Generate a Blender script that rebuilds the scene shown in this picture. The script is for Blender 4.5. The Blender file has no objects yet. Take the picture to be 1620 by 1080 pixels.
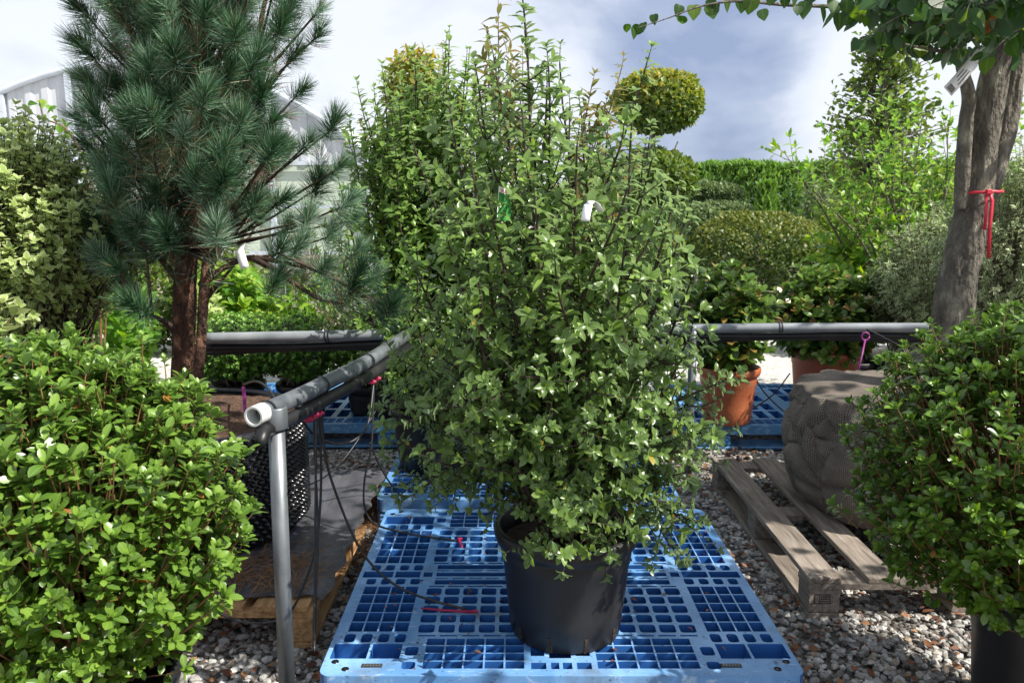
import bpy, math, random
import numpy as np
from mathutils import Vector, noise as mnoise
R = math.radians
random.seed(7); rng = np.random.default_rng(11)
scene = bpy.context.scene
COL = scene.collection

# ------------------------------------------------------------------ camera, world, sun
CAM_H = 1.278; PITCH = R(9.64); FPX = 1236.0
cam = bpy.data.cameras.new("camera"); camo = bpy.data.objects.new("camera", cam); COL.objects.link(camo)
camo.location = (0, 0, CAM_H); camo.rotation_euler = (R(90) - PITCH, 0, 0)
cam.sensor_width = 23.6; cam.lens = FPX / 1620 * 23.6; cam.clip_end = 500; cam.clip_start = .05
cam.dof.use_dof = True; cam.dof.focus_distance = 2.1; cam.dof.aperture_fstop = 7.1
scene.camera = camo

SUN = Vector((.62, -.27, .74)).normalized()
ld = bpy.data.lights.new("sun", 'SUN'); ld.energy = 5.0; ld.angle = R(.53); ld.color = (1, .95, .86)
lo = bpy.data.objects.new("sun", ld); COL.objects.link(lo)
lo.rotation_euler = (-SUN).to_track_quat('-Z', 'Y').to_euler(); lo.location = SUN * 20

world = bpy.data.worlds.new("World"); scene.world = world; world.use_nodes = True
nt = world.node_tree; nt.nodes.clear(); N = nt.nodes.new; LK = nt.links.new
sky = N('ShaderNodeTexSky'); sky.sky_type = 'NISHITA'; sky.sun_disc = False
sky.sun_elevation = math.asin(SUN.z); sky.sun_rotation = math.atan2(SUN.x, SUN.y)
bg = N('ShaderNodeBackground'); bg.inputs['Strength'].default_value = .078
out = N('ShaderNodeOutputWorld'); tc = N('ShaderNodeTexCoord')
def wmath(op, a, b=None, c=None):
    n = N('ShaderNodeMath'); n.operation = op
    for i, x in enumerate((a, b, c)):
        if x is None: continue
        if isinstance(x, (int, float)): n.inputs[i].default_value = x
        else: LK(x, n.inputs[i])
    return n.outputs[0]
def pxdir(u, v):
    d = (v - 540) / FPX; x = (u - 810) / FPX
    return Vector((x, math.cos(PITCH) - d * math.sin(PITCH), -(math.sin(PITCH) + d * math.cos(PITCH)))).normalized()
mp = N('ShaderNodeMapping'); LK(tc.outputs['Generated'], mp.inputs[0]); mp.inputs['Scale'].default_value = (1, 1, 2.0)
mp.inputs['Location'].default_value = (.3, .1, .4)
nz = N('ShaderNodeTexNoise'); LK(mp.outputs[0], nz.inputs['Vector'])
nz.inputs['Scale'].default_value = 3.4; nz.inputs['Detail'].default_value = 7; nz.inputs['Roughness'].default_value = .5
nz.inputs['Distortion'].default_value = .25
val = wmath('MULTIPLY_ADD', nz.outputs[0], 2.5, -.58)
def blob(u, v, ang, amt):
    global val
    vm = N('ShaderNodeVectorMath'); vm.operation = 'DOT_PRODUCT'
    LK(tc.outputs['Generated'], vm.inputs[0]); vm.inputs[1].default_value = pxdir(u, v)
    mr = N('ShaderNodeMapRange'); mr.interpolation_type = 'SMOOTHERSTEP'
    mr.inputs[1].default_value = math.cos(R(ang)); mr.inputs[2].default_value = 1
    mr.inputs[3].default_value = 0; mr.inputs[4].default_value = amt
    LK(vm.outputs['Value'], mr.inputs[0]); val = wmath('ADD', val, mr.outputs[0])
# brightness blobs of the cloud deck (direction space): positive = white cloud, negative = slate grey
blob(60, 120, 9, .45); blob(20, 30, 8, -.45); blob(560, 60, 14, .3); blob(1180, 200, 16, -.42); blob(1500, 150, 12, .7)
blob(1350, 60, 10, .3); blob(1080, 260, 8, -.15); blob(820, 60, 20, .25); blob(1150, 245, 5, .2)
cr = N('ShaderNodeValToRGB'); LK(val, cr.inputs[0])
e = cr.color_ramp.elements
e[0].position = .2; e[0].color = (2.9, 3.6, 5.4, 1)
e[1].position = .95; e[1].color = (8.2, 8.5, 9.1, 1)
m1 = e.new(.45); m1.color = (4.4, 5.05, 6.6, 1)
m2 = e.new(.68); m2.color = (6.8, 7.3, 8.4, 1)
mx = N('ShaderNodeMix'); mx.data_type = 'RGBA'
mx.inputs[0].default_value = .88
LK(sky.outputs[0], mx.inputs[6]); LK(cr.outputs[0], mx.inputs[7])
LK(mx.outputs[2], bg.inputs[0]); LK(bg.outputs[0], out.inputs[0])
scene.view_settings.view_transform = 'Standard'; scene.view_settings.look = 'None'
scene.view_settings.exposure = 0.67; scene.view_settings.gamma = 1

# ------------------------------------------------------------------ helpers
def P(u, v, Y, dz=0):
    """world point at depth Y seen at photo pixel (u, v)"""
    d = (v - 540) / FPX
    f = math.cos(PITCH) - d * math.sin(PITCH); s = Y / f
    return Vector(((u - 810) / FPX * s, Y, CAM_H - s * (math.sin(PITCH) + d * math.cos(PITCH)) + dz))
def PG(u, v, z):
    """world point at height z seen at photo pixel (u, v)"""
    d = (v - 540) / FPX
    f = math.cos(PITCH) - d * math.sin(PITCH); dn = math.sin(PITCH) + d * math.cos(PITCH)
    s = (CAM_H - z) / dn
    return Vector(((u - 810) / FPX * s, f * s, z))

def thing(name, label, cat, loc=(0, 0, 0), group=None):
    o = bpy.data.objects.new(name, None); COL.objects.link(o); o.location = loc
    o.empty_display_size = .1
    o['label'] = label; o['category'] = cat
    if group: o['group'] = group
    return o
def tag(o, label=None, cat=None, group=None, kind=None):
    for k, x in (('label', label), ('category', cat), ('group', group), ('kind', kind)):
        if x: o[k] = x
    return o
def link(name, me, mat=None, parent=None):
    o = bpy.data.objects.new(name, me); COL.objects.link(o)
    if mat: me.materials.append(mat)
    if parent is not None:
        o.parent = parent
        w = Vector((0, 0, 0)); p = parent
        while p is not None: w += p.location; p = p.parent
        me.transform(__import__('mathutils').Matrix.Translation(-w))
    else:
        # put the origin at the base of the mesh
        n = len(me.vertices)
        co = np.empty(n * 3, np.float32); me.vertices.foreach_get('co', co); co = co.reshape(-1, 3)
        c = (co.min(0) + co.max(0)) / 2; c[2] = co[:, 2].min()
        me.transform(__import__('mathutils').Matrix.Translation(-Vector([float(q) for q in c])))
        o.location = [float(q) for q in c]
    return o

class MB:
    """mesh builder; faces are tuples of indices; optional numpy bulk blocks"""
    def __init__(s):
        s.v = []; s.f = []; s.sm = []; s.rnd = []
    def add(s, vs, fs, smooth=False, rnd=.5):
        o = len(s.v); s.v.extend([tuple(q) for q in vs]); s.rnd.extend([rnd] * len(vs))
        s.f.extend([tuple(i + o for i in q) for q in fs]); s.sm.extend([smooth] * len(fs))
    def box(s, a, b, rnd=.5, rot=0, jit=0, bev=0):
        x0, y0, z0 = a; x1, y1, z1 = b
        if bev > 0:
            e = bev; ring = []
            vs = []
            for z, i in ((z0, e), (z0 + e, 0), (z1 - e, 0), (z1, e)):
                for (x, y) in ((x0 + i, y0 + e), (x0 + e, y0 + i), (x1 - e, y0 + i), (x1 - i, y0 + e),
                               (x1 - i, y1 - e), (x1 - e, y1 - i), (x0 + e, y1 - i), (x0 + i, y1 - e)):
                    vs.append((x, y, z))
            fs = [tuple(reversed(range(8))), tuple(range(24, 32))]
            for k in range(3):
                for j in range(8):
                    fs.append((k * 8 + j, k * 8 + (j + 1) % 8, k * 8 + 8 + (j + 1) % 8, k * 8 + 8 + j))
        else:
            vs = [(x0, y0, z0), (x1, y0, z0), (x1, y1, z0), (x0, y1, z0), (x0, y0, z1), (x1, y0, z1), (x1, y1, z1), (x0, y1, z1)]
            fs = [(0, 3, 2, 1), (4, 5, 6, 7), (0, 1, 5, 4), (1, 2, 6, 5), (2, 3, 7, 6), (3, 0, 4, 7)]
        if rot:
            cx, cy = (x0 + x1) / 2, (y0 + y1) / 2; c, q = math.cos(rot), math.sin(rot)
            vs = [(cx + (x - cx) * c - (y - cy) * q, cy + (x - cx) * q + (y - cy) * c, z) for x, y, z in vs]
        s.add(vs, fs, False, rnd)
    def tube(s, pts, rad, n=6, rnd=.5, cap=True, rough=0):
        pts = [Vector(p) for p in pts]; k = len(pts)
        if not hasattr(rad, '__len__'): rad = [rad] * k
        up = Vector((0, 0, 1)); vs = []; prev = None
        for i, p in enumerate(pts):
            t = (pts[min(i + 1, k - 1)] - pts[max(i - 1, 0)])
            if t.length < 1e-9: t = Vector((0, 0, 1))
            t.normalize()
            if prev is None:
                a = t.cross(up if abs(t.z) < .95 else Vector((1, 0, 0))).normalized()
            else:
                a = (prev - t * prev.dot(t))
                a = a.normalized() if a.length > 1e-6 else t.cross(up).normalized()
            prev = a; b = t.cross(a)
            for j in range(n):
                th = 2 * math.pi * j / n; r = rad[i]
                if rough: r *= 1 + rough * mnoise.noise(Vector((math.cos(th) * 2, math.sin(th) * 2, p.z * 7))) - rough * .75 * max(0, .16 - abs(mnoise.noise(Vector((math.cos(th) * 6 + 5, math.sin(th) * 6, p.z * 22))))) * 4
                vs.append(p + a * (math.cos(th) * r) + b * (math.sin(th) * r))
        fs = [(i * n + j, i * n + (j + 1) % n, (i + 1) * n + (j + 1) % n, (i + 1) * n + j) for i in range(k - 1) for j in range(n)]
        if cap: fs += [tuple(reversed(range(n))), tuple(range((k - 1) * n, k * n))]
        s.add(vs, fs, True, rnd)
    def lathe(s, c, prof, n=48, rnd=.5, wob=0):
        vs = []; k = len(prof)
        for (r, z) in prof:
            for j in range(n):
                th = 2 * math.pi * j / n; vs.append((c[0] + r * math.cos(th), c[1] + r * math.sin(th), c[2] + z))
        fs = [(i * n + j, i * n + (j + 1) % n, (i + 1) * n + (j + 1) % n, (i + 1) * n + j) for i in range(k - 1) for j in range(n)]
        s.add(vs, fs, True, rnd)
    def build(s, name, mat, parent=None, sharp=None):
        me = bpy.data.meshes.new(name); me.from_pydata(s.v, [], s.f)
        me.polygons.foreach_set('use_smooth', s.sm)
        a = me.attributes.new('rnd', 'FLOAT', 'POINT'); a.data.foreach_set('value', s.rnd)
        if sharp is not None:
            try: me.set_sharp_from_angle(angle=R(sharp))
            except Exception: pass
        me.update()
        return link(name, me, mat, parent)

def bulk(name, V, F, mat, parent=None, rnd=None, uv=None, smooth=True):
    """V (n,3), F (m,k) numpy -> one mesh"""
    me = bpy.data.meshes.new(name)
    V = np.ascontiguousarray(V, np.float32); F = np.ascontiguousarray(F, np.int32)
    me.vertices.add(len(V)); me.vertices.foreach_set('co', V.ravel())
    k = F.shape[1]
    me.loops.add(F.size); me.loops.foreach_set('vertex_index', F.ravel())
    me.polygons.add(len(F)); me.polygons.foreach_set('loop_start', np.arange(0, F.size, k, dtype=np.int32))
    try: me.polygons.foreach_set('loop_total', np.full(len(F), k, np.int32))
    except Exception: pass
    me.polygons.foreach_set('use_smooth', np.full(len(F), smooth))
    if rnd is not None:
        a = me.attributes.new('rnd', 'FLOAT', 'POINT'); a.data.foreach_set('value', np.ascontiguousarray(rnd, np.float32))
    if uv is not None:
        l = me.uv_layers.new(name='UVMap'); l.data.foreach_set('uv', np.ascontiguousarray(uv[F.ravel()], np.float32).ravel())
    me.update(calc_edges=True)
    return link(name, me, mat, parent)

# leaf templates -------------------------------------------------------------
def tpl(ts, ws, fold=.12, curl=.25, wave=0., stalk=.0):
    V = []; U = []
    for i, (t, w) in enumerate(zip(ts, ws)):
        z = -curl * t * t
        y = t + stalk
        for sgn in (-1, 0, 1):
            zz = z + (abs(sgn) * fold * w * 2) + (wave * math.sin(t * 9 + sgn * 1.3) * abs(sgn))
            V.append((sgn * w, y, zz)); U.append((.5 + sgn * .5, t))
    F = []
    for i in range(len(ts) - 1):
        a = i * 3
        F += [(a, a + 1, a + 4, a + 3), (a + 1, a + 2, a + 5, a + 4)]
    return np.array(V), np.array(F), np.array(U)
T6 = [0, .22, .45, .68, .88, 1]
T_OBOV = tpl(T6, [.02, .1, .18, .22, .15, .01], .16, .18)
T_WAVY = tpl([0, .14, .3, .46, .62, .78, .92, 1], [.04, .15, .24, .285, .29, .24, .13, .02], .17, .42, .04)
T_ELL = tpl([0, .3, .6, .85, 1], [.02, .19, .2, .1, .01], .15, .25)
T_LANC = tpl([0, .25, .55, .82, 1], [.02, .12, .15, .08, .005], .2, .4)
T_HEART = tpl([0, .08, .3, .6, .85, 1], [.2, .4, .49, .4, .17, .01], .08, .2)
T_ROUND = tpl([0, .3, .7, 1], [.1, .3, .28, .04], .15, .15)
T_FAR = tpl([0, .5, 1], [.08, .3, .04], .25, .3)
T_NEED = (np.array([(-.5, 0, 0), (.5, 0, 0), (-.42, .55, .045), (.42, .55, .045), (-.12, 1, .0), (.12, 1, .0)]),
          np.array([(0, 1, 3, 2), (2, 3, 5, 4)]), np.array([(0, 0), (1, 0), (0, .5), (1, .5), (0, 1), (1, 1)]))

class Leaves:
    def __init__(s): s.p = []; s.d = []; s.n = []; s.s = []; s.r = []; s.blk = []
    def add(s, p, d, n, size, rnd):
        s.p.append((p[0], p[1], p[2])); s.d.append((d[0], d[1], d[2])); s.n.append((n[0], n[1], n[2])); s.s.append(size); s.r.append(rnd)
    def bulk(s, p, d, n, size, rnd): s.blk.append((p, d, n, size, rnd))
    def arrays(s):
        A = []
        if s.p: A.append((np.array(s.p), np.array(s.d), np.array(s.n), np.array(s.s), np.array(s.r)))
        A += s.blk
        return [np.concatenate([a[i] for a in A]) for i in range(5)]
    def build(s, name, template, mat, parent=None, wscale=1.):
        p, d, n, sz, r = s.arrays()
        d = d / (np.linalg.norm(d, axis=1, keepdims=True) + 1e-9)
        side = np.cross(d, n); L = np.linalg.norm(side, axis=1, keepdims=True)
        side = np.where(L > 1e-4, side / (L + 1e-9), np.array([1., 0, 0])); n2 = np.cross(side, d)
        TV, TF, TU = template
        jw = rng.uniform(.85, 1.15, len(p)) * wscale; jc = rng.uniform(.2, 1.7, len(p))
        V = (p[:, None, :] + sz[:, None, None] * (side[:, None, :] * (TV[None, :, 0:1] * jw[:, None, None])
             + d[:, None, :] * TV[None, :, 1:2] + n2[:, None, :] * (TV[None, :, 2:3] * jc[:, None, None])))
        nv = len(TV); F = (TF[None] + (np.arange(len(p)) * nv)[:, None, None]).reshape(-1, 4)
        return bulk(name, V.reshape(-1, 3), F, mat, parent, np.repeat(r, nv), np.tile(TU, (len(p), 1)))

def rv(s=1.): return Vector((random.gauss(0, 1), random.gauss(0, 1), random.gauss(0, 1))) * s
def perp(t):
    a = t.cross(Vector((0, 0, 1)))
    if a.length < .1: a = t.cross(Vector((1, 0, 0)))
    return a.normalized()

def shoot(L, S, p0, d0, length, r0, size, spacing, ang=55, bend=.25, jit=.06, start=.15, tip=4, tiprnd=None, seg=6, droop=.25, rnd=None, r1=None, sd=5):
    """a twig with alternate leaves and a terminal cluster"""
    size = size * random.uniform(.72, 1.18)
    p = Vector(p0); d = Vector(d0).normalized(); pts = [p.copy()]; st = length / seg
    for i in range(seg):
        d = (d + Vector((0, 0, bend / seg)) + rv(jit)).normalized(); p = p + d * st; pts.append(p.copy())
    if S is not None: S.tube(pts, [r0 + ((r1 if r1 else r0 * .35) - r0) * i / seg for i in range(seg + 1)], sd, cap=False, rnd=random.random())
    if L is None: return pts
    phi = random.uniform(0, 6.28); s_ = length * start
    while s_ < length * .97:
        i = min(int(s_ / st), seg - 1); f = s_ / st - i
        q = pts[i].lerp(pts[i + 1], f); t = (pts[i + 1] - pts[i]).normalized()
        a = perp(t); b = t.cross(a)
        rad = a * math.cos(phi) + b * math.sin(phi); an = R(ang + random.uniform(-15, 15))
        dl = t * math.cos(an) + rad * math.sin(an) + Vector((0, 0, -droop * random.random()))
        nn = t * math.sin(an) - rad * math.cos(an) + Vector((0, 0, .8))
        fr = s_ / length
        L.add(q, dl.normalized(), nn + rv(.15), size * random.uniform(.75, 1.1) * (1 - .25 * max(0, fr - .7)), (rnd(fr) if rnd else random.random() * .75))
        phi += 2.4 + random.uniform(-.4, .4); s_ += spacing * random.uniform(.7, 1.3)
    t = (pts[-1] - pts[-2]).normalized(); a = perp(t); b = t.cross(a)
    for k in range(tip):
        ph = 6.28 * k / max(tip, 1) + random.uniform(-.3, .3); an = R(random.uniform(22, 60))
        rad = a * math.cos(ph) + b * math.sin(ph)
        L.add(pts[-1], t * math.cos(an) + rad * math.sin(an), t * math.sin(an) - rad * math.cos(an) + Vector((0, 0, .3)), size * random.uniform(.7, 1.),
              tiprnd() if tiprnd else (rnd(1) if rnd else random.uniform(.6, 1)))
    return pts

# ------------------------------------------------------------------ materials
def mat(name):
    m = bpy.data.materials.new(name); m.use_nodes = True; t = m.node_tree; t.nodes.clear()
    return m, t, t.nodes.new, t.links.new
def setc(s, c): s.default_value = (c[0], c[1], c[2], 1)
def ramp(new, stops):
    r = new('ShaderNodeValToRGB'); el = r.color_ramp.elements
    el[0].position = stops[0][0]; el[0].color = (*stops[0][1], 1); el[1].position = stops[-1][0]; el[1].color = (*stops[-1][1], 1)
    for p, c in stops[1:-1]:
        x = el.new(p); x.color = (*c, 1)
    return r
def leafmat(name, stops, rough=.38, tr=.3, back=None, margin=None, mw=.3, rib=.25, spec=.5, trc=None):
    m, t, new, lk = mat(name)
    at = new('ShaderNodeAttribute'); at.attribute_name = 'rnd'
    r = ramp(new, stops); lk(at.outputs['Fac'], r.inputs[0]); col = r.outputs[0]
    uv = new('ShaderNodeUVMap'); sp = new('ShaderNodeSeparateXYZ'); lk(uv.outputs[0], sp.inputs[0])
    ab = new('ShaderNodeMath'); ab.operation = 'SUBTRACT'; lk(sp.outputs[0], ab.inputs[0]); ab.inputs[1].default_value = .5
    a2 = new('ShaderNodeMath'); a2.operation = 'ABSOLUTE'; lk(ab.outputs[0], a2.inputs[0])
    def mixc(fac, a, b):
        x = new('ShaderNodeMix'); x.data_type = 'RGBA'
        if isinstance(fac, float): x.inputs[0].default_value = fac
        else: lk(fac, x.inputs[0])
        for s_, q in ((6, a), (7, b)):
            if isinstance(q, tuple): setc(x.inputs[s_], q)
            else: lk(q, x.inputs[s_])
        return x.outputs[2]
    if rib:
        mr = new('ShaderNodeMapRange'); lk(a2.outputs[0], mr.inputs[0]); mr.inputs[1].default_value = .0; mr.inputs[2].default_value = .1
        mr.inputs[3].default_value = rib; mr.inputs[4].default_value = 0
        col = mixc(mr.outputs[0], col, (.32, .42, .14))
    if margin:
        ns = new('ShaderNodeTexNoise'); ns.inputs['Scale'].default_value = 110
        ad = new('ShaderNodeMath'); ad.operation = 'MULTIPLY_ADD'; lk(ns.outputs[0], ad.inputs[0]); ad.inputs[1].default_value = .35; lk(a2.outputs[0], ad.inputs[2])
        # leaf ends are cream too
        m2 = new('ShaderNodeMapRange'); lk(ad.outputs[0], m2.inputs[0]); m2.inputs[1].default_value = mw + .17 - .03; m2.inputs[2].default_value = mw + .17 + .05
        col = mixc(m2.outputs[0], col, margin)
    if back:
        g = new('ShaderNodeNewGeometry'); col = mixc(g.outputs['Backfacing'], col, back)
    b = new('ShaderNodeBsdfPrincipled'); lk(col, b.inputs['Base Color']); b.inputs['Roughness'].default_value = rough
    b.inputs['Specular IOR Level'].default_value = spec
    if 'Coat Weight' in b.inputs and rough < .4: b.inputs['Coat Weight'].default_value = .12; b.inputs['Coat Roughness'].default_value = .3
    tl = new('ShaderNodeBsdfTranslucent')
    hs = new('ShaderNodeHueSaturation'); lk(col, hs.inputs['Color']); hs.inputs['Hue'].default_value = .485; hs.inputs['Saturation'].default_value = 1.15; hs.inputs['Value'].default_value = 2.0
    lk(hs.outputs[0], tl.inputs[0])
    mxs = new('ShaderNodeMixShader'); mxs.inputs[0].default_value = tr; lk(b.outputs[0], mxs.inputs[1]); lk(tl.outputs[0], mxs.inputs[2])
    o = new('ShaderNodeOutputMaterial'); lk(mxs.outputs[0], o.inputs[0])
    return m
def surf(name, c1, c2, scale=8, rough=.6, bump=.2, bscale=40, metal=0, stretch=(1, 1, 1), spec=.5, c3=None, c3pos=None, detail=6, obj=True, rvar=0, bdist=.01, rndmix=0.):
    m, t, new, lk = mat(name)
    tcn = new('ShaderNodeTexCoord'); mp = new('ShaderNodeMapping'); lk(tcn.outputs['Object'], mp.inputs[0]); mp.inputs['Scale'].default_value = stretch
    n1 = new('ShaderNodeTexNoise'); lk(mp.outputs[0], n1.inputs['Vector']); n1.inputs['Scale'].default_value = scale; n1.inputs['Detail'].default_value = detail
    stops = [(.3, c1), (.7, c2)]
    if c3: stops = [(.25, c1), (.55, c2), (c3pos or .75, c3)]
    r = ramp(new, stops); lk(n1.outputs[0], r.inputs[0]); col = r.outputs[0]
    if rndmix:
        at = new('ShaderNodeAttribute'); at.attribute_name = 'rnd'
        hs = new('ShaderNodeHueSaturation'); lk(col, hs.inputs['Color'])
        mr = new('ShaderNodeMapRange'); lk(at.outputs['Fac'], mr.inputs[0]); mr.inputs[3].default_value = 1 - rndmix; mr.inputs[4].default_value = 1 + rndmix
        lk(mr.outputs[0], hs.inputs['Value']); col = hs.outputs[0]
    b = new('ShaderNodeBsdfPrincipled'); lk(col, b.inputs['Base Color']); b.inputs['Roughness'].default_value = rough
    b.inputs['Metallic'].default_value = metal; b.inputs['Specular IOR Level'].default_value = spec
    if rvar:
        mr = new('ShaderNodeMapRange'); lk(n1.outputs[0], mr.inputs[0]); mr.inputs[1].default_value = .3; mr.inputs[2].default_value = .7
        mr.inputs[3].default_value = rough - rvar; mr.inputs[4].default_value = rough + rvar; lk(mr.outputs[0], b.inputs['Roughness'])
    if bump:
        n2 = new('ShaderNodeTexNoise'); lk(mp.outputs[0], n2.inputs['Vector']); n2.inputs['Scale'].default_value = bscale; n2.inputs['Detail'].default_value = 8
        bp = new('ShaderNodeBump'); lk(n2.outputs[0], bp.inputs['Height']); bp.inputs['Strength'].default_value = bump; bp.inputs['Distance'].default_value = bdist
        lk(bp.outputs[0], b.inputs['Normal'])
    o = new('ShaderNodeOutputMaterial'); lk(b.outputs[0], o.inputs[0])
    m['_b'] = b.name
    return m

G = lambda *a: a
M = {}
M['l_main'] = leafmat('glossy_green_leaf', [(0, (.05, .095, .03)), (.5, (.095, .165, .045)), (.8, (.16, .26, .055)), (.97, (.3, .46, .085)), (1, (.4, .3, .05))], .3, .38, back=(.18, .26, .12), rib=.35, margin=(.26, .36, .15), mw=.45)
M['l_back'] = leafmat('mid_green_glossy_leaf', [(0, (.05, .1, .03)), (.5, (.11, .2, .045)), (.85, (.2, .33, .07)), (1, (.28, .42, .08))], .35, .4, back=(.18, .28, .1), rib=.25)
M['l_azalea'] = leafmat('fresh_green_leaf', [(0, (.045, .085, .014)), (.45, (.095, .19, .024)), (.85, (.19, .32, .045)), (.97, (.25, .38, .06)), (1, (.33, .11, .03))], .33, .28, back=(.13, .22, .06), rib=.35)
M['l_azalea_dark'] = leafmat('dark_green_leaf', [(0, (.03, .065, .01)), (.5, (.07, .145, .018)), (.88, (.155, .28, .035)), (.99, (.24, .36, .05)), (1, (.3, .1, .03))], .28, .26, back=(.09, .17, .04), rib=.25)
M['l_bronze'] = leafmat('bronze_leaf', [(0, (.07, .11, .02)), (.5, (.14, .14, .03)), (1, (.26, .15, .035))], .35, .4, back=(.16, .17, .06))
M['l_heart'] = leafmat('heart_shaped_leaf', [(0, (.02, .055, .012)), (.7, (.04, .1, .018)), (.95, (.12, .2, .03)), (1, (.3, .11, .02))], .45, .45, back=(.05, .1, .045), rib=.12)
M['l_varieg'] = leafmat('cream_edged_leaf', [(0, (.2, .3, .08)), (1, (.36, .46, .14))], .4, .3, back=(.3, .37, .16), margin=(.55, .6, .33), mw=.33, rib=0)
M['l_varieg2'] = leafmat('grey_green_cream_edged_leaf', [(0, (.08, .14, .055)), (1, (.18, .27, .1))], .4, .3, back=(.22, .28, .15), margin=(.62, .64, .4), mw=.3, rib=0)
M['l_bright'] = leafmat('bright_green_leaf', [(0, (.07, .18, .02)), (.6, (.15, .32, .035)), (1, (.32, .42, .05))], .4, .4, back=(.18, .32, .07))
M['l_box'] = leafmat('small_box_leaf', [(0, (.05, .13, .022)), (.6, (.12, .26, .04)), (1, (.25, .42, .09))], .4, .28, rib=0)
M['l_redtip'] = leafmat('leathery_leaf_with_bronze_tips', [(0, (.025, .065, .015)), (.55, (.06, .14, .025)), (.9, (.17, .26, .04)), (1, (.3, .15, .05))], .28, .25, back=(.1, .18, .05))
M['l_mound'] = leafmat('clipped_olive_leaf', [(0, (.03, .065, .015)), (.5, (.085, .14, .028)), (1, (.22, .23, .05))], .5, .25, rib=0)
M['l_yellow'] = leafmat('yellowing_leaf', [(0, (.06, .11, .02)), (.5, (.15, .2, .03)), (1, (.4, .33, .07))], .5, .35, rib=0)
M['l_hedge'] = leafmat('conifer_spray', [(0, (.04, .1, .018)), (1, (.17, .32, .05))], .6, .3, rib=0)
M['l_grey'] = leafmat('grey_green_leaf', [(0, (.07, .12, .045)), (1, (.18, .25, .1))], .5, .25, rib=0)
M['l_far'] = leafmat('mid_green_leaf', [(0, (.045, .09, .02)), (.6, (.11, .18, .035)), (1, (.24, .32, .06))], .45, .35, rib=0)
M['needle'] = leafmat('blue_green_needle', [(0, (.02, .06, .024)), (.45, (.07, .165, .075)), (.8, (.23, .38, .24)), (.97, (.46, .56, .46)), (1, (.3, .16, .05))], .5, .12, rib=0)
M['needle_dead'] = leafmat('dead_brown_needle', [(0, (.13, .065, .03)), (1, (.36, .21, .1))], .7, .15, rib=0)
M['twig_dark'] = surf('dark_twig_bark', (.02, .012, .01), (.06, .035, .025), 60, .7, .2)
M['twig_brown'] = surf('brown_twig_bark', (.13, .065, .025), (.24, .13, .05), 50, .7, .2)
M['twig_grey'] = surf('grey_twig_bark', (.09, .07, .05), (.2, .17, .13), 60, .8, .3)
M['bark_pine'] = surf('flaky_red_brown_bark', (.03, .018, .013), (.12, .055, .032), 24, .92, 1., 34, c3=(.36, .19, .12), c3pos=.7, bdist=.05, stretch=(1.4, 1.4, .8), detail=10)
M['bark_grey'] = surf('furrowed_grey_bark', (.07, .06, .045), (.17, .15, .12), 13, .92, 1., 42, c3=(.34, .32, .24), c3pos=.7, stretch=(1.8, 1.8, .8), bdist=.03)
M['bark_branch'] = surf('dark_grey_brown_bark', (.03, .02, .015), (.1, .06, .04), 26, .9, .8, 60)

def pallet_blue(name, c1, c2):
    m = surf(name, c1, c2, 5, .42, .12, 120, spec=.5, rvar=.08, bdist=.002)
    t = m.node_tree; b = t.nodes[m['_b']]; src = b.inputs['Base Color'].links[0].from_socket; new, lk = t.nodes.new, t.links.new
    tcn = new('ShaderNodeTexCoord')
    def layer(src, scale, det, lo, hi, colr, stretch=(1, 1, 1), dist=0.):
        mp = new('ShaderNodeMapping'); mp.inputs['Scale'].default_value = stretch; lk(tcn.outputs['Object'], mp.inputs[0])
        n = new('ShaderNodeTexNoise'); n.inputs['Scale'].default_value = scale; n.inputs['Detail'].default_value = det; n.inputs['Distortion'].default_value = dist; lk(mp.outputs[0], n.inputs['Vector'])
        mr = new('ShaderNodeMapRange'); mr.inputs[1].default_value = lo; mr.inputs[2].default_value = hi; mr.inputs[4].default_value = .75; lk(n.outputs[0], mr.inputs[0])
        x = new('ShaderNodeMix'); x.data_type = 'RGBA'; lk(mr.outputs[0], x.inputs[0]); lk(src, x.inputs[6]); setc(x.inputs[7], colr); return x.outputs[2]
    src = layer(src, 3.2, 9, .53, .78, tuple(min(1, q * 1.5 + .1) for q in c2), dist=.8)     # bleached patches
    src = layer(src, 26, 6, .58, .74, (.5, .62, .74), (1, 5, 1), 1.5)                          # scuffs
    src = layer(src, 7, 10, .56, .78, (.1, .1, .09))                                          # dried mud
    src = layer(src, 110, 3, .64, .72, (.07, .055, .04))                                       # specks
    lk(src, b.inputs['Base Color'])
    return m
M['l_dead'] = leafmat('dead_brown_leaf', [(0, (.07, .03, .018)), (.6, (.2, .085, .04)), (1, (.34, .17, .08))], .8, .1, rib=.0)
M['blue'] = pallet_blue('sun_bleached_blue_plastic', (.085, .235, .5), (.17, .35, .62))
M['blue2'] = pallet_blue('faded_mid_blue_plastic', (.045, .17, .36), (.09, .27, .5))
M['blue_hole_shade'] = surf('unbleached_hole_shade_blue_plastic', (.018, .1, .33), (.03, .14, .42), 5, .45, 0)  # less bleached blue, also darkened: shade inside the holes put into the colour
M['black_plastic'] = surf('black_pot_plastic', (.009, .009, .011), (.018, .018, .02), 5, .42, .1, 90, stretch=(1, 1, .3), rvar=.1, bdist=.003, c3=(.06, .056, .05), c3pos=.85, detail=9, spec=.35)
M['black_gloss'] = surf('glossy_black_plastic', (.008, .008, .01), (.014, .014, .016), 6, .2, .0)
M['hose'] = surf('black_hose_rubber', (.012, .012, .013), (.025, .025, .028), 20, .4, .05)
M['terracotta'] = surf('terracotta_plastic', (.33, .085, .03), (.45, .14, .06), 5, .45, .15, 60)
M['galv'] = surf('galvanised_steel', (.12, .135, .15), (.25, .27, .29), 14, .42, .15, 60, metal=.55, stretch=(1, 1, .5), rvar=.12, bdist=.002)
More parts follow.
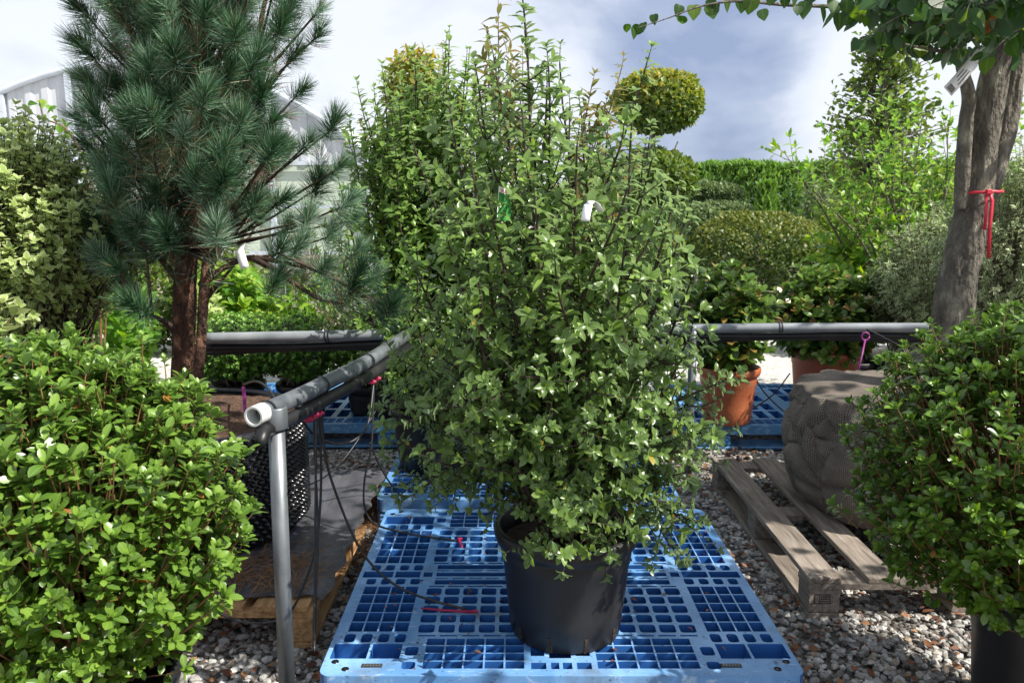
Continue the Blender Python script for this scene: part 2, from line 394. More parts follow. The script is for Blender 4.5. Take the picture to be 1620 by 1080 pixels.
M['pipegrey'] = surf('grey_pvc_pipe', (.16, .18, .2), (.3, .32, .34), 9, .38, .1, 60, stretch=(1, 1, 1), bdist=.002)
M['white_plastic'] = surf('white_plastic', (.62, .62, .6), (.78, .78, .77), 9, .45, 0)
M['tagwhite'] = surf('white_tag_plastic', (.68, .68, .68), (.82, .82, .82), 9, .4, 0)
M['ink'] = surf('printed_black_ink', (.02, .02, .02), (.05, .05, .05), 9, .6, 0)
M['red'] = surf('red_ribbon', (.48, .01, .03), (.62, .03, .06), 9, .5, .1)
M['magenta'] = surf('crimson_plastic', (.3, .01, .05), (.42, .02, .09), 9, .4, 0)
M['purple'] = surf('purple_plastic', (.2, .02, .16), (.3, .04, .22), 9, .5, 0)
M['yellow'] = surf('yellow_tape', (.5, .48, .06), (.66, .6, .1), 9, .5, 0)
M['labelgreen'] = surf('printed_green_label', (.015, .12, .03), (.07, .33, .07), 60, .35, 0)
M['soil'] = surf('dark_compost', (.02, .013, .008), (.06, .036, .022), 50, .95, 1., 60, bdist=.03)
M['bark_mulch'] = surf('brown_needle_mulch', (.06, .03, .018), (.16, .085, .05), 40, .95, 1., 60, bdist=.03, rndmix=.4)

def woodmat(name, c1, c2, c3):
    m, t, new, lk = mat(name)
    tcn = new('ShaderNodeTexCoord'); mp = new('ShaderNodeMapping'); lk(tcn.outputs['Object'], mp.inputs[0]); mp.inputs['Scale'].default_value = (14, 1.2, 14)
    at = new('ShaderNodeAttribute'); at.attribute_name = 'rnd'
    va = new('ShaderNodeVectorMath'); va.operation = 'ADD'; lk(mp.outputs[0], va.inputs[0]); 
    cm = new('ShaderNodeMath'); cm.operation = 'MULTIPLY'; lk(at.outputs['Fac'], cm.inputs[0]); cm.inputs[1].default_value = 37
    lk(cm.outputs[0], va.inputs[1])
    n1 = new('ShaderNodeTexNoise'); lk(va.outputs[0], n1.inputs['Vector']); n1.inputs['Scale'].default_value = 5; n1.inputs['Detail'].default_value = 8; n1.inputs['Distortion'].default_value = .6
    r = ramp(new, [(.28, c1), (.5, c2), (.75, c3)]); lk(n1.outputs[0], r.inputs[0])
    n3 = new('ShaderNodeTexNoise'); lk(tcn.outputs['Object'], n3.inputs['Vector']); n3.inputs['Scale'].default_value = 3
    mr = new('ShaderNodeMapRange'); lk(n3.outputs[0], mr.inputs[0]); mr.inputs[1].default_value = .35; mr.inputs[2].default_value = .65; mr.inputs[3].default_value = .75; mr.inputs[4].default_value = 1.2
    hs = new('ShaderNodeHueSaturation'); lk(r.outputs[0], hs.inputs['Color']); lk(mr.outputs[0], hs.inputs['Value'])
    b = new('ShaderNodeBsdfPrincipled'); lk(hs.outputs[0], b.inputs['Base Color']); b.inputs['Roughness'].default_value = .85
    bp = new('ShaderNodeBump'); lk(n1.outputs[0], bp.inputs['Height']); bp.inputs['Strength'].default_value = .5; bp.inputs['Distance'].default_value = .004
    lk(bp.outputs[0], b.inputs['Normal']); o = new('ShaderNodeOutputMaterial'); lk(b.outputs[0], o.inputs[0]); return m
M['wood_grey'] = woodmat('weathered_grey_wood', (.12, .095, .075), (.23, .19, .155), (.36, .31, .26))
M['wood_new'] = woodmat('raw_orange_wood', (.2, .1, .04), (.4, .23, .1), (.55, .35, .17))

def gravelmat(name, stops, scale, bump):
    m, t, new, lk = mat(name)
    tcn = new('ShaderNodeTexCoord'); vo = new('ShaderNodeTexVoronoi'); lk(tcn.outputs['Object'], vo.inputs['Vector']); vo.inputs['Scale'].default_value = scale
    sp = new('ShaderNodeSeparateColor'); lk(vo.outputs['Color'], sp.inputs[0])
    r = ramp(new, stops); lk(sp.outputs[0], r.inputs[0])
    n = new('ShaderNodeTexNoise'); lk(tcn.outputs['Object'], n.inputs['Vector']); n.inputs['Scale'].default_value = 2.2; n.inputs['Detail'].default_value = 5
    mr = new('ShaderNodeMapRange'); lk(n.outputs[0], mr.inputs[0]); mr.inputs[1].default_value = .3; mr.inputs[2].default_value = .7; mr.inputs[3].default_value = .7; mr.inputs[4].default_value = 1.15
    hs = new('ShaderNodeHueSaturation'); lk(r.outputs[0], hs.inputs['Color']); lk(mr.outputs[0], hs.inputs['Value'])
    b = new('ShaderNodeBsdfPrincipled'); lk(hs.outputs[0], b.inputs['Base Color']); b.inputs['Roughness'].default_value = .9
    bp = new('ShaderNodeBump'); bp.invert = True; lk(vo.outputs['Distance'], bp.inputs['Height']); bp.inputs['Strength'].default_value = bump; bp.inputs['Distance'].default_value = .02
    lk(bp.outputs[0], b.inputs['Normal']); o = new('ShaderNodeOutputMaterial'); lk(b.outputs[0], o.inputs[0]); return m
M['ground'] = gravelmat('dark_gravel_bed', [(0, (.07, .055, .045)), (.6, (.16, .145, .13)), (1, (.28, .27, .25))], 60, 1.)
M['road'] = gravelmat('pale_gravel_road', [(0, (.42, .4, .37)), (1, (.66, .64, .6))], 40, .5)
def stonemat():
    m, t, new, lk = mat('grey_gravel_stone')
    at = new('ShaderNodeAttribute'); at.attribute_name = 'rnd'
    r = ramp(new, [(0, (.13, .11, .095)), (.25, (.25, .235, .215)), (.6, (.38, .37, .35)), (.85, (.5, .49, .465)), (.93, (.33, .25, .17)), (1, (.6, .59, .56))]); lk(at.outputs['Fac'], r.inputs[0])
    tcn = new('ShaderNodeTexCoord'); n = new('ShaderNodeTexNoise'); lk(tcn.outputs['Object'], n.inputs['Vector']); n.inputs['Scale'].default_value = 90; n.inputs['Detail'].default_value = 4
    mr = new('ShaderNodeMapRange'); lk(n.outputs[0], mr.inputs[0]); mr.inputs[1].default_value = .3; mr.inputs[2].default_value = .7; mr.inputs[3].default_value = .65; mr.inputs[4].default_value = 1.25
    hs = new('ShaderNodeHueSaturation'); lk(r.outputs[0], hs.inputs['Color']); lk(mr.outputs[0], hs.inputs['Value'])
    b = new('ShaderNodeBsdfPrincipled'); lk(hs.outputs[0], b.inputs['Base Color']); b.inputs['Roughness'].default_value = .85
    o = new('ShaderNodeOutputMaterial'); lk(b.outputs[0], o.inputs[0]); return m
M['stone'] = stonemat()
def weave(name, c1, c2, sc):
    m, t, new, lk = mat(name)
    uv = new('ShaderNodeUVMap')
    def wv(dirn, s):
        w = new('ShaderNodeTexWave'); w.bands_direction = dirn; lk(uv.outputs[0], w.inputs['Vector']); w.inputs['Scale'].default_value = s
        w.inputs['Distortion'].default_value = 1.1; w.inputs['Detail'].default_value = 3; w.inputs['Detail Scale'].default_value = 3; return w.outputs['Fac']
    a = wv('X', sc); b_ = wv('Y', sc * 1.25)
    mu = new('ShaderNodeMath'); mu.operation = 'MULTIPLY_ADD'; lk(b_, mu.inputs[0]); mu.inputs[1].default_value = .6
    mm = new('ShaderNodeMath'); mm.operation = 'MULTIPLY'; lk(a, mm.inputs[0]); mm.inputs[1].default_value = .4; lk(mm.outputs[0], mu.inputs[2])
    tcn = new('ShaderNodeTexCoord')
    n = new('ShaderNodeTexNoise'); lk(tcn.outputs['Object'], n.inputs['Vector']); n.inputs['Scale'].default_value = 9; n.inputs['Detail'].default_value = 6
    r = ramp(new, [(.1, c1), (.75, c2)]); lk(mu.outputs[0], r.inputs[0])
    mr = new('ShaderNodeMapRange'); lk(n.outputs[0], mr.inputs[0]); mr.inputs[1].default_value = .3; mr.inputs[2].default_value = .7; mr.inputs[3].default_value = .6; mr.inputs[4].default_value = 1.25
    hs = new('ShaderNodeHueSaturation'); lk(r.outputs[0], hs.inputs['Color']); lk(mr.outputs[0], hs.inputs['Value'])
    b = new('ShaderNodeBsdfPrincipled'); lk(hs.outputs[0], b.inputs['Base Color']); b.inputs['Roughness'].default_value = .9
    bp = new('ShaderNodeBump'); lk(mu.outputs[0], bp.inputs['Height']); bp.inputs['Strength'].default_value = .7; bp.inputs['Distance'].default_value = .003
    lk(bp.outputs[0], b.inputs['Normal']); o = new('ShaderNodeOutputMaterial'); lk(b.outputs[0], o.inputs[0]); return m
M['hessian'] = weave('knitted_grey_hessian', (.02, .016, .013), (.27, .225, .18), 46)
M['fabric'] = surf('black_woven_ground_fabric', (.045, .045, .052), (.1, .1, .115), 20, .5, .5, 90, stretch=(1, .3, 1), bdist=.006)
M['fabric_blue'] = surf('blue_marker_thread', (.05, .12, .3), (.08, .16, .36), 20, .6, 0)
M['polycarb'] = surf('white_corrugated_sheet', (.5, .52, .55), (.62, .64, .67), 2, .4, 0)
M['film'] = surf('pale_green_translucent_film', (.42, .5, .4), (.6, .66, .56), 1.2, .35, .2, 3)
M['beige'] = surf('beige_wall_panel', (.42, .38, .3), (.5, .46, .38), 3, .6, .1)
M['alu'] = surf('pale_aluminium', (.5, .55, .62), (.62, .67, .74), 6, .4, 0)
M['greenframe'] = surf('green_painted_frame', (.1, .33, .22), (.14, .4, .28), 6, .4, 0)

# ------------------------------------------------------------------ ground
def grid(x0, x1, y0, y1, nx, ny, zf):
    xs = np.linspace(x0, x1, nx); ys = np.linspace(y0, y1, ny)
    X, Y = np.meshgrid(xs, ys); Z = zf(X, Y)
    V = np.stack([X, Y, Z], -1).reshape(-1, 3)
    i = np.arange(nx - 1)[None] + np.arange(ny - 1)[:, None] * nx
    F = np.stack([i, i + 1, i + 1 + nx, i + nx], -1).reshape(-1, 4); return V, F
V, F = grid(-150, 150, -20, 280, 40, 40, lambda x, y: x * 0)
g = bulk('ground', V, F, M['road'], smooth=False); tag(g, kind='structure')
V, F = grid(-6, 6, -1, 4.95, 90, 60, lambda x, y: .006 + .004 * np.sin(x * 5) * np.sin(y * 7))
g = bulk('gravel_bed', V, F, M['ground']); tag(g, kind='structure')

def ico():
    t = (1 + 5 ** .5) / 2
    v = np.array([(-1, t, 0), (1, t, 0), (-1, -t, 0), (1, -t, 0), (0, -1, t), (0, 1, t), (0, -1, -t), (0, 1, -t), (t, 0, -1), (t, 0, 1), (-t, 0, -1), (-t, 0, 1)], float)
    v /= np.linalg.norm(v[0])
    f = np.array([(0, 11, 5), (0, 5, 1), (0, 1, 7), (0, 7, 10), (0, 10, 11), (1, 5, 9), (5, 11, 4), (11, 10, 2), (10, 7, 6), (7, 1, 8), (3, 9, 4), (3, 4, 2), (3, 2, 6), (3, 6, 8), (3, 8, 9), (4, 9, 5), (2, 4, 11), (6, 2, 10), (8, 6, 7), (9, 8, 1)])
    return v, f
def scatter_stones(name, n, x0, x1, y0, y1, rmin, rmax, z=.004, zs=.012):
    v, f = ico(); n = int(n)
    c = np.stack([rng.uniform(x0, x1, n), rng.uniform(y0, y1, n), z + rng.uniform(0, zs, n)], -1)
    s = rng.uniform(rmin, rmax, (n, 1)) * np.stack([rng.uniform(.7, 1.5, n), rng.uniform(.7, 1.2, n), rng.uniform(.5, .9, n)], -1)
    a = rng.uniform(0, 6.28, n); jit = 1 + rng.uniform(-.28, .28, (n, 12, 1))
    W = v[None] * jit * s[:, None, :]
    tl = rng.uniform(-.5, .5, n); ct, st = np.cos(tl)[:, None], np.sin(tl)[:, None]
    y2 = W[..., 1] * ct - W[..., 2] * st; z2 = W[..., 1] * st + W[..., 2] * ct
    ca, sa = np.cos(a)[:, None], np.sin(a)[:, None]
    X = W[..., 0] * ca - y2 * sa; Y = W[..., 0] * sa + y2 * ca
    V = np.stack([X, Y, z2], -1) + c[:, None]
    F = (f[None] + (np.arange(n) * 12)[:, None, None]).reshape(-1, 3)
    return tag(bulk(name, V.reshape(-1, 3), F, M['stone'], None, np.repeat(rng.uniform(0, 1, n), 12), smooth=False), 'loose grey crushed stone covering the ground between the pallets', 'gravel', kind='stuff')
scatter_stones('gravel', 30000, -1.75, 2.5, 1.4, 4.0, .007, .0155)

# brown fallen leaves
LL = Leaves()
for k in range(2200):
    r_ = random.random()
    x, y = (random.uniform(.7, 1.9), random.uniform(1.5, 4)) if r_ < .6 else (random.uniform(-1.5, -.4), random.uniform(1.6, 3.9))
    LL.add((x, y, random.uniform(.018, .035)), rv() * .3 + Vector((random.gauss(0, 1), random.gauss(0, 1), 0)), Vector((0, 0, 1)) + rv(.5), random.uniform(.01, .036), random.random())
M['l_dead'] = leafmat('dead_brown_leaf', [(0, (.07, .03, .018)), (.6, (.2, .085, .04)), (1, (.34, .17, .08))], .8, .1, rib=.0)
tag(LL.build('leaf_litter', T_OBOV, M['l_dead'], wscale=1.4), 'curled brown dead leaves lying scattered over the grey gravel', 'leaf litter', kind='stuff')

# ------------------------------------------------------------------ blue pallets
def deck(mb, x0, y0, W, D, zt, th, holes, rounded, rc=.03):
    """plate with rectangular holes (local coords) and real wall depth"""
    xs = {0, W, rc, W - rc}; ys = {0, D, rc, D - rc}
    for h in holes: xs |= {h[0], h[1]}; ys |= {h[2], h[3]}
    q = lambda a: sorted({round(v, 5) for v in a}); xs = q(xs); ys = q(ys)
    nx, ny = len(xs) - 1, len(ys) - 1
    solid = np.ones((nx, ny), bool); X = np.array(xs); Y = np.array(ys)
    for h in holes:
        i0, i1 = np.searchsorted(X, round(h[0], 5)), np.searchsorted(X, round(h[1], 5))
        j0, j1 = np.searchsorted(Y, round(h[2], 5)), np.searchsorted(Y, round(h[3], 5)); solid[i0:i1, j0:j1] = False
    crn = np.zeros_like(solid)
    for i in range(nx):
        for j in range(ny):
            if (xs[i + 1] <= rc + 1e-6 or xs[i] >= W - rc - 1e-6) and (ys[j + 1] <= rc + 1e-6 or ys[j] >= D - rc - 1e-6): crn[i, j] = True; 
    sol = solid & ~crn
    vs = []; fs = []; idx = {}
    def vid(i, j, k):
        key = (i, j, k)
        if key not in idx: idx[key] = len(vs); vs.append((x0 + xs[i], y0 + ys[j], zt - (th if k else 0)))
        return idx[key]
    for i in range(nx):
        for j in range(ny):
            if not sol[i, j]: continue
            fs.append((vid(i, j, 0), vid(i + 1, j, 0), vid(i + 1, j + 1, 0), vid(i, j + 1, 0)))
            fs.append((vid(i, j, 1), vid(i, j + 1, 1), vid(i + 1, j + 1, 1), vid(i + 1, j, 1)))
            for (di, dj, a, b) in ((-1, 0, (i, j + 1), (i, j)), (1, 0, (i + 1, j), (i + 1, j + 1)), (0, -1, (i, j), (i + 1, j)), (0, 1, (i + 1, j + 1), (i, j + 1))):
                ii, jj = i + di, j + dj
                if 0 <= ii < nx and 0 <= jj < ny and (sol[ii, jj] or crn[ii, jj]): continue
                fs.append((vid(*a, 0), vid(*a, 1), vid(*b, 1), vid(*b, 0)))
    mb.add(vs, fs)
    for cx, cy, a0 in ((rc, rc, 180), (W - rc, rc, 270), (W - rc, D - rc, 0), (rc, D - rc, 90)):
        k = 7; pts = [(x0 + cx + rc * math.cos(R(a0 + 90 * t / (k - 1))), y0 + cy + rc * math.sin(R(a0 + 90 * t / (k - 1)))) for t in range(k)]
        vv = [(x0 + cx, y0 + cy, zt)] + [(a, b, zt) for a, b in pts] + [(a, b, zt - th) for a, b in pts]
        mb.add(vv, [(0, t + 1, t + 2) for t in range(k - 1)] + [(t + 1, t + 1 + k, t + 2 + k, t + 2) for t in range(k - 1)])
    for h in rounded:   # small fillets in the corners of rounded holes
        r = min(.008, (h[3] - h[2]) * .25)
        for cx, cy, sx, sy in ((h[0], h[2], 1, 1), (h[1], h[2], -1, 1), (h[1], h[3], -1, -1), (h[0], h[3], 1, -1)):
            a = (x0 + cx, y0 + cy); m_ = .29 * r
            p = [a, (a[0] + sx * r, a[1]), (a[0] + sx * m_, a[1] + sy * m_), (a[0], a[1] + sy * r)]
            if sx * sy < 0: p = [p[0], p[3], p[2], p[1]]
            mb.add([(u, v, zt) for u, v in p] + [(u, v, zt - th) for u, v in p], [(0, 1, 2, 3), (1, 5, 6, 2), (2, 6, 7, 3)])

def fine(x0, x1, y0, y1, nx, ny, t=.0045):
    px, py = (x1 - x0) / nx, (y1 - y0) / ny
    return [(x0 + i * px + t / 2, x0 + (i + 1) * px - t / 2, y0 + j * py + t / 2, y0 + (j + 1) * py - t / 2) for i in range(nx) for j in range(ny)]
def spaced(x0, x1, y0, y1, nx, ny, gx, gy):
    px, py = (x1 - x0 + gx) / nx, (y1 - y0 + gy) / ny
    return [(x0 + i * px, x0 + (i + 1) * px - gx, y0 + j * py, y0 + (j + 1) * py - gy) for i in range(nx) for j in range(ny)]
def mirror(hs, W, D, mx=True, my=True):
    o = list(hs)
    if mx: o += [(W - h[1], W - h[0], h[2], h[3]) for h in o]
    if my: o += [(h[0], h[1], D - h[3], D - h[2]) for h in o]
    return o
def pallet_body(mb, x0, y0, W, D, zt, th, foot=.0):
    zb = .012; zm = zt - th
    bx = [(0, .2), (W / 2 - .085, W / 2 + .085), (W - .2, W)]; by = [(0, .15), (D / 2 - .07, D / 2 + .07), (D - .15, D)]
    for a, b in bx:
        for c, d in by:
            i = .004
            mb.box((x0 + max(a, i), y0 + max(c, i), zb + .018), (x0 + min(b, W - i), y0 + min(d, D - i), zm - .0005), bev=.012)
            for k in range(1, 4): # small moulded lips round each block
                z = zb + .018 + (zm - zb - .018) * k / 4
                mb.box((x0 + max(a, i) + .01, y0 + max(c, i) - .003, z), (x0 + min(b, W - i) - .01, y0 + min(d, D - i) + .003, z + .004))
    for c, d in by: mb.box((x0 + .004, y0 + c + .006, zb), (x0 + W - .004, y0 + d - .006, zb + .0175), bev=.005)
    for a, b in (bx[0], bx[2]): mb.box((x0 + a + .012, y0 + by[0][1] + .001, zb), (x0 + b - .012, y0 + by[1][0] - .001, zb + .0175)); mb.box((x0 + a + .012, y0 + by[1][1] + .001, zb), (x0 + b - .012, y0 + by[2][0] - .001, zb + .0175))

def label_plate(x, y, z, parent):
    lb = MB(); lb.box((x, y, z - .002), (x + .052, y + .016, z + .0015))
    o = lb.build('moulded_label', M['ink'], parent)
    ln = MB(); 
    for k in range(6): ln.box((x + .005 + k * .0075, y + .005, z + .0015), (x + .0095 + k * .0075, y + .011, z + .0024))
    ln.build('raised_mark', M['galv'], o)

W_, D_ = 1.2, 1.08
big = [(.012, .105, .076, .144), (.112, .19, .076, .144)]
sq = spaced(.03, .194, .152, .193, 4, 1, .016, 0)
sq2 = spaced(.03, .194, .475, .512, 4, 1, .016, 0)
sqm = [(.2, .234, .09, .13), (.2, .234, .03, .062)]
fineL = fine(.03, .196, .203, .463, 4, 5)
fineC = fine(.25, .51, .03, .172, 5, 4)
slots = spaced(.225, .975, .181, .188, 13, 1, .012, 0)
slots2 = spaced(.225, .975, .458, .4655, 13, 1, .012, 0)
cells = spaced(.222, .978, .2, .45, 14, 5, .0105, .0115)
mid = [(.24, .96, .475, .503)]; mslots = spaced(.24, .96, .5105, .516, 14, 1, .014, 0)
mid2 = [(.24, .96, .524, .536)]
cblk = [(.525, .563, .03, .058), (.575, .603 - .0075, .03, .058), (.6045, .628, .03, .058), (.64, .677, .03, .058), (.525, .56, .088, .13), (.572, .628, .078, .14), (.64, .677, .088, .13), (.525, .56, .15, .168), (.572, .628, .15, .168), (.64, .677, .15, .168)]
midbig = [(.012, .105, .52, .56), (.112, .19, .52, .56), (.2, .228, .525, .555)]
def holesets(kind):
    if kind == 0:
        H = mirror(big + sq + sq2 + sqm + fineL + fineC, W_, D_) + mirror(slots + slots2 + cells + mid + mslots + cblk, W_, D_, mx=False) + mirror(midbig, W_, D_, my=False)
        H += [(.24, .96, .5285, .5515)]
        Rn = mirror(sq + sq2 + sqm, W_, D_) + mirror(cells, W_, D_, mx=False)
        return H, Rn
    H = fine(.03, .57, .03, .12, 12, 3, .006); H = mirror(H, W_, 1.0)
    H += mirror([(.03 + .09 * i, .03 + .09 * i + .06, .15, .30) for i in range(6)] + [(.03 + .09 * i, .03 + .09 * i + .06, .33, .47) for i in range(6)], W_, 1.0)
    return H, []
def blue_pallet(label, x0, y0, D, zt, m, kind):
    t = thing('blue_pallet', label, 'pallet', (x0 + .6, y0 + D / 2, 0), 'blue plastic pallets')
    H, Rn = holesets(kind)
    mb = MB(); deck(mb, x0, y0, W_, D, zt, .05, H, Rn); dk = mb.build('deck', m, t)
    dk.data.materials.append(M['blue_hole_shade'])
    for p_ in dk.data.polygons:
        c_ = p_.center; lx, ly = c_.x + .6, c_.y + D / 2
        if p_.normal.z < .9 and .003 < lx < W_ - .003 and .003 < ly < D - .003: p_.material_index = 1  # hole walls and underside take the blue with shade painted in
    mb = MB(); pallet_body(mb, x0, y0, W_, D, zt, .0505); mb.build('base', m, t)
    if kind == 0:
        label_plate(x0 + .1, y0 + .036, zt, t); label_plate(x0 + 1.0, y0 + .036, zt, t)
        for cx, cy in ((.03, .062), (.062, .03), (W_ - .03, .062), (W_ - .062, .03), (.03, D - .05), (.058, D - .03), (W_ - .03, D - .05), (W_ - .058, D - .03)):
            hb = MB(); hb.lathe((x0 + cx, y0 + cy, zt), [(.0001, .0006), (.0095, .0006), (.0095, -.004)], 18); hb.build('corner_hole', M['black_gloss'], t)
    return t
PZ = .15
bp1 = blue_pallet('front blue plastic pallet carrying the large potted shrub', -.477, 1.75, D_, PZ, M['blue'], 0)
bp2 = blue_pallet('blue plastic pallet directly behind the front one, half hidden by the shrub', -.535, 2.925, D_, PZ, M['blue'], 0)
bp3 = blue_pallet('shaded blue pallet under the box shrubs, behind the grey pipe rail', -1.72, 4.03, 1.0, .148, M['blue2'], 1)
bp4 = blue_pallet('blue pallet under the terracotta pots behind the wrapped root ball', .965, 4.0, 1.0, .148, M['blue2'], 1)

DB = Leaves()
for k in range(170):
    x, y = random.uniform(-.44, .69), (random.uniform(1.78, 2.8) if k < 120 else random.uniform(2.9, 3.8))
    DB.add((x, y, PZ + random.uniform(.001, .004)), Vector((random.gauss(0, 1), random.gauss(0, 1), random.gauss(0, .12))), Vector((0, 0, 1)) + rv(.25), random.uniform(.006, .02) * (1.3 if k % 9 == 0 else 1), random.random())
tag(DB.build('leaf_crumbs', T_FAR, M['l_dead'], wscale=.8), 'small brown leaf crumbs and twigs scattered over the blue pallet decks', 'plant debris', kind='stuff')

# ------------------------------------------------------------------ wooden pallets
def wooden_pallet(name, label, x0, y0, W, D, boards, m, zt=.145, slats=5):
    t = thing(name, label, 'pallet', (x0 + W / 2, y0 + D / 2, 0), 'wooden pallets')
    bw = .1
    for a, b in boards:
        mb = MB(); j = random.uniform(-.004, .004)
        mb.box((x0 + a, y0 + j, zt - .018), (x0 + b, y0 + D + random.uniform(-.004, .008), zt), rnd=random.random(), bev=.0018, rot=random.uniform(-.004, .004)); mb.build('top_board', m, t)
    for c in (0, D / 2 - bw / 2, D - bw):
        mb = MB(); mb.box((x0, y0 + c + .004, zt - .0395), (x0 + W, y0 + c + bw - .004, zt - .0185), rnd=random.random(), bev=.0015); mb.build('cross_board', m, t)
        for a in (0, W / 2 - .05, W - .1):
            mb = MB(); mb.box((x0 + a + .003, y0 + c + .003, .0305), (x0 + a + .1, y0 + c + bw - .005, zt - .04), rnd=random.random(), bev=.002); mb.build('block', m, t)
    for a in (0, W / 2 - .05, W - .1):
        mb = MB(); mb.box((x0 + a, y0 - .002, .012), (x0 + a + .1, y0 + D, .03), rnd=random.random(), bev=.0015); mb.build('bottom_board', m, t)
    return t
wp = wooden_pallet('wooden_pallet', 'weathered grey wooden pallet with gaps, under the wrapped root ball', .925, 2.27, 1.0, 1.2, [(0, .1), (.185, .285), (.36, .5), (.585, .69), (.75, .87), (.9, 1.0)], M['wood_grey'])
for (a, y) in ((.02, 2.31), (.07, 2.33), (.03, 2.87), (.075, 2.9), (.03, 3.4), (.07, 3.42), (.21, 2.3), (.26, 2.33), (.21, 2.9)): nb = MB(); nb.lathe((.925 + a, y, .145), [(.0001, .0008), (.0028, .0008), (.003, -.001)], 8); nb.build('nail', M['ink'], wp)
st = MB()
x, z = .945, .06
for (a, b, c, d) in ((0, .05, 0, .0025), (0, .05, .03, .0325), (0, .0025, 0, .0325), (.0475, .05, 0, .0325), (.016, .018, .003, .029)): st.box((x + a, 2.2722, z + b * 0 + c), (x + b, 2.2742, z + d))
for r in range(3):
    for k in range(5): st.box((x + .021 + k * .005, 2.2722, z + .006 + r * .008), (x + .0243 + k * .005, 2.2742, z + .0105 + r * .008))
st.build('heat_stamp', M['ink'], wp)
wp2 = wooden_pallet('wooden_pallet', 'new orange wooden pallet covered in black fabric, under the potted pine', -1.57, 2.1, .99, 1.18, [(.0, .1), (.13, .22), (.27, .36), (.41, .5), (.55, .64), (.7, .79), (.82, .9), (.9, .98)], M['wood_new'])
# ground fabric over the left pallet
nx, ny = 60, 80
def fz(x, y): return .1535 + .0025 * np.sin(x * 23 + y * 7) + .002 * np.sin(y * 31 + x * 11) + .0015 * np.sin(x * 71 + 3 * np.sin(y * 13)) - .045 * np.clip((x + .585) / .05, 0, 1) ** 2 * (.35 + .25 * np.sin(y * 9))
V, F = grid(-1.56, -.55, 2.14, 3.27, nx, ny, fz)
V[:, 0] += np.where(V[:, 0] > -.6, .008 * np.sin(V[:, 1] * 40), 0); V[:, 1] += np.where(V[:, 1] < 2.16, .008 * np.sin(V[:, 0] * 50), 0)
fab = bulk('ground_fabric', V, F, M['fabric']); tag(fab, 'black woven fabric sheet draped over the orange wooden pallet', 'fabric')
th_ = MB(); th_.tube([(-.80, 2.15, .1535), (-.78, 2.4, .1535), (-.76, 2.7, .1535), (-.735, 3.0, .153)], .0014, 5); th_.build('blue_thread', M['fabric_blue'], fab)
# dropped brown needles on the fabric and the gravel beside it
nl = Leaves()
for k in range(900):
    if k < 650:
        a = random.gauss(0, 1); p = Vector((random.gauss(-.76, .12), random.gauss(2.3, .09), .156 + random.uniform(0, .008)))
        if not (-1.5 < p.x < -.58 and 2.15 < p.y < 3.2): continue
    else: p = Vector((random.gauss(-.53, .035), random.gauss(2.9, .12), .035 + random.uniform(0, .02)))
    nl.add(p, Vector((random.gauss(0, 1), random.gauss(0, 1), random.gauss(0, .1))), (0, 0, 1), random.uniform(.05, .09), random.random())
tag(nl.build('fallen_needles', T_NEED, M['needle_dead'], wscale=.028), 'fallen brown pine needles on the fabric beside the knobbly pot', 'needle litter', kind='stuff')

# ------------------------------------------------------------------ plants
def round_pot(parent, c, r, h, m, soil=True, lipr=.012, slots=0, mname='pot'):
    mb = MB(); rb = r * .81
    mb.lathe(c, [(.001, .012), (rb * .9, .012), (rb * .97, .0), (rb, .006), (rb + (r - rb) * .3, h * .3), (rb + (r - rb) * .62 , h * .68), (rb + (r - rb) * .64 + .003, h * .7), (r - .006, h - .055), (r - .004, h - .045),
                 (r + lipr * .6, h - .038), (r + lipr, h - .02), (r + lipr, h - .006), (r + lipr * .7, h), (r, h + .001), (r - .006, h - .004), (r - .01, h - .06), (r - .02, h - .12)], 72)
    o = mb.build(mname, m, parent)
    if soil:
        V = []; n = 40; k = 10
        for i in range(k + 1):
            for j in range(n):
                th = 2 * math.pi * j / n; rr = (r - .014) * i / k
                V.append((c[0] + rr * math.cos(th), c[1] + rr * math.sin(th), c[2] + h - .05 + .01 * mnoise.noise(Vector((rr * 30 * math.cos(th), rr * 30 * math.sin(th), c[0])))))
        F = [(i * n + j, i * n + (j + 1) % n, (i + 1) * n + (j + 1) % n, (i + 1) * n + j) for i in range(k) for j in range(n)]
        s = MB(); s.add(V, F, True); s.build('soil', M['soil'], o)
    return o
def weeds(parent, c, n, r):
    L = Leaves()
    for k in range(n):
        a = random.uniform(0, 6.28); q = random.uniform(0, r)
        L.add((c[0] + q * math.cos(a), c[1] + q * math.sin(a), c[2]), rv() + Vector((0, 0, 1)), rv() + Vector((0, 0, 1)), random.uniform(.004, .009), random.random())
    L.build('moss', T_ROUND, M['l_box'], parent)

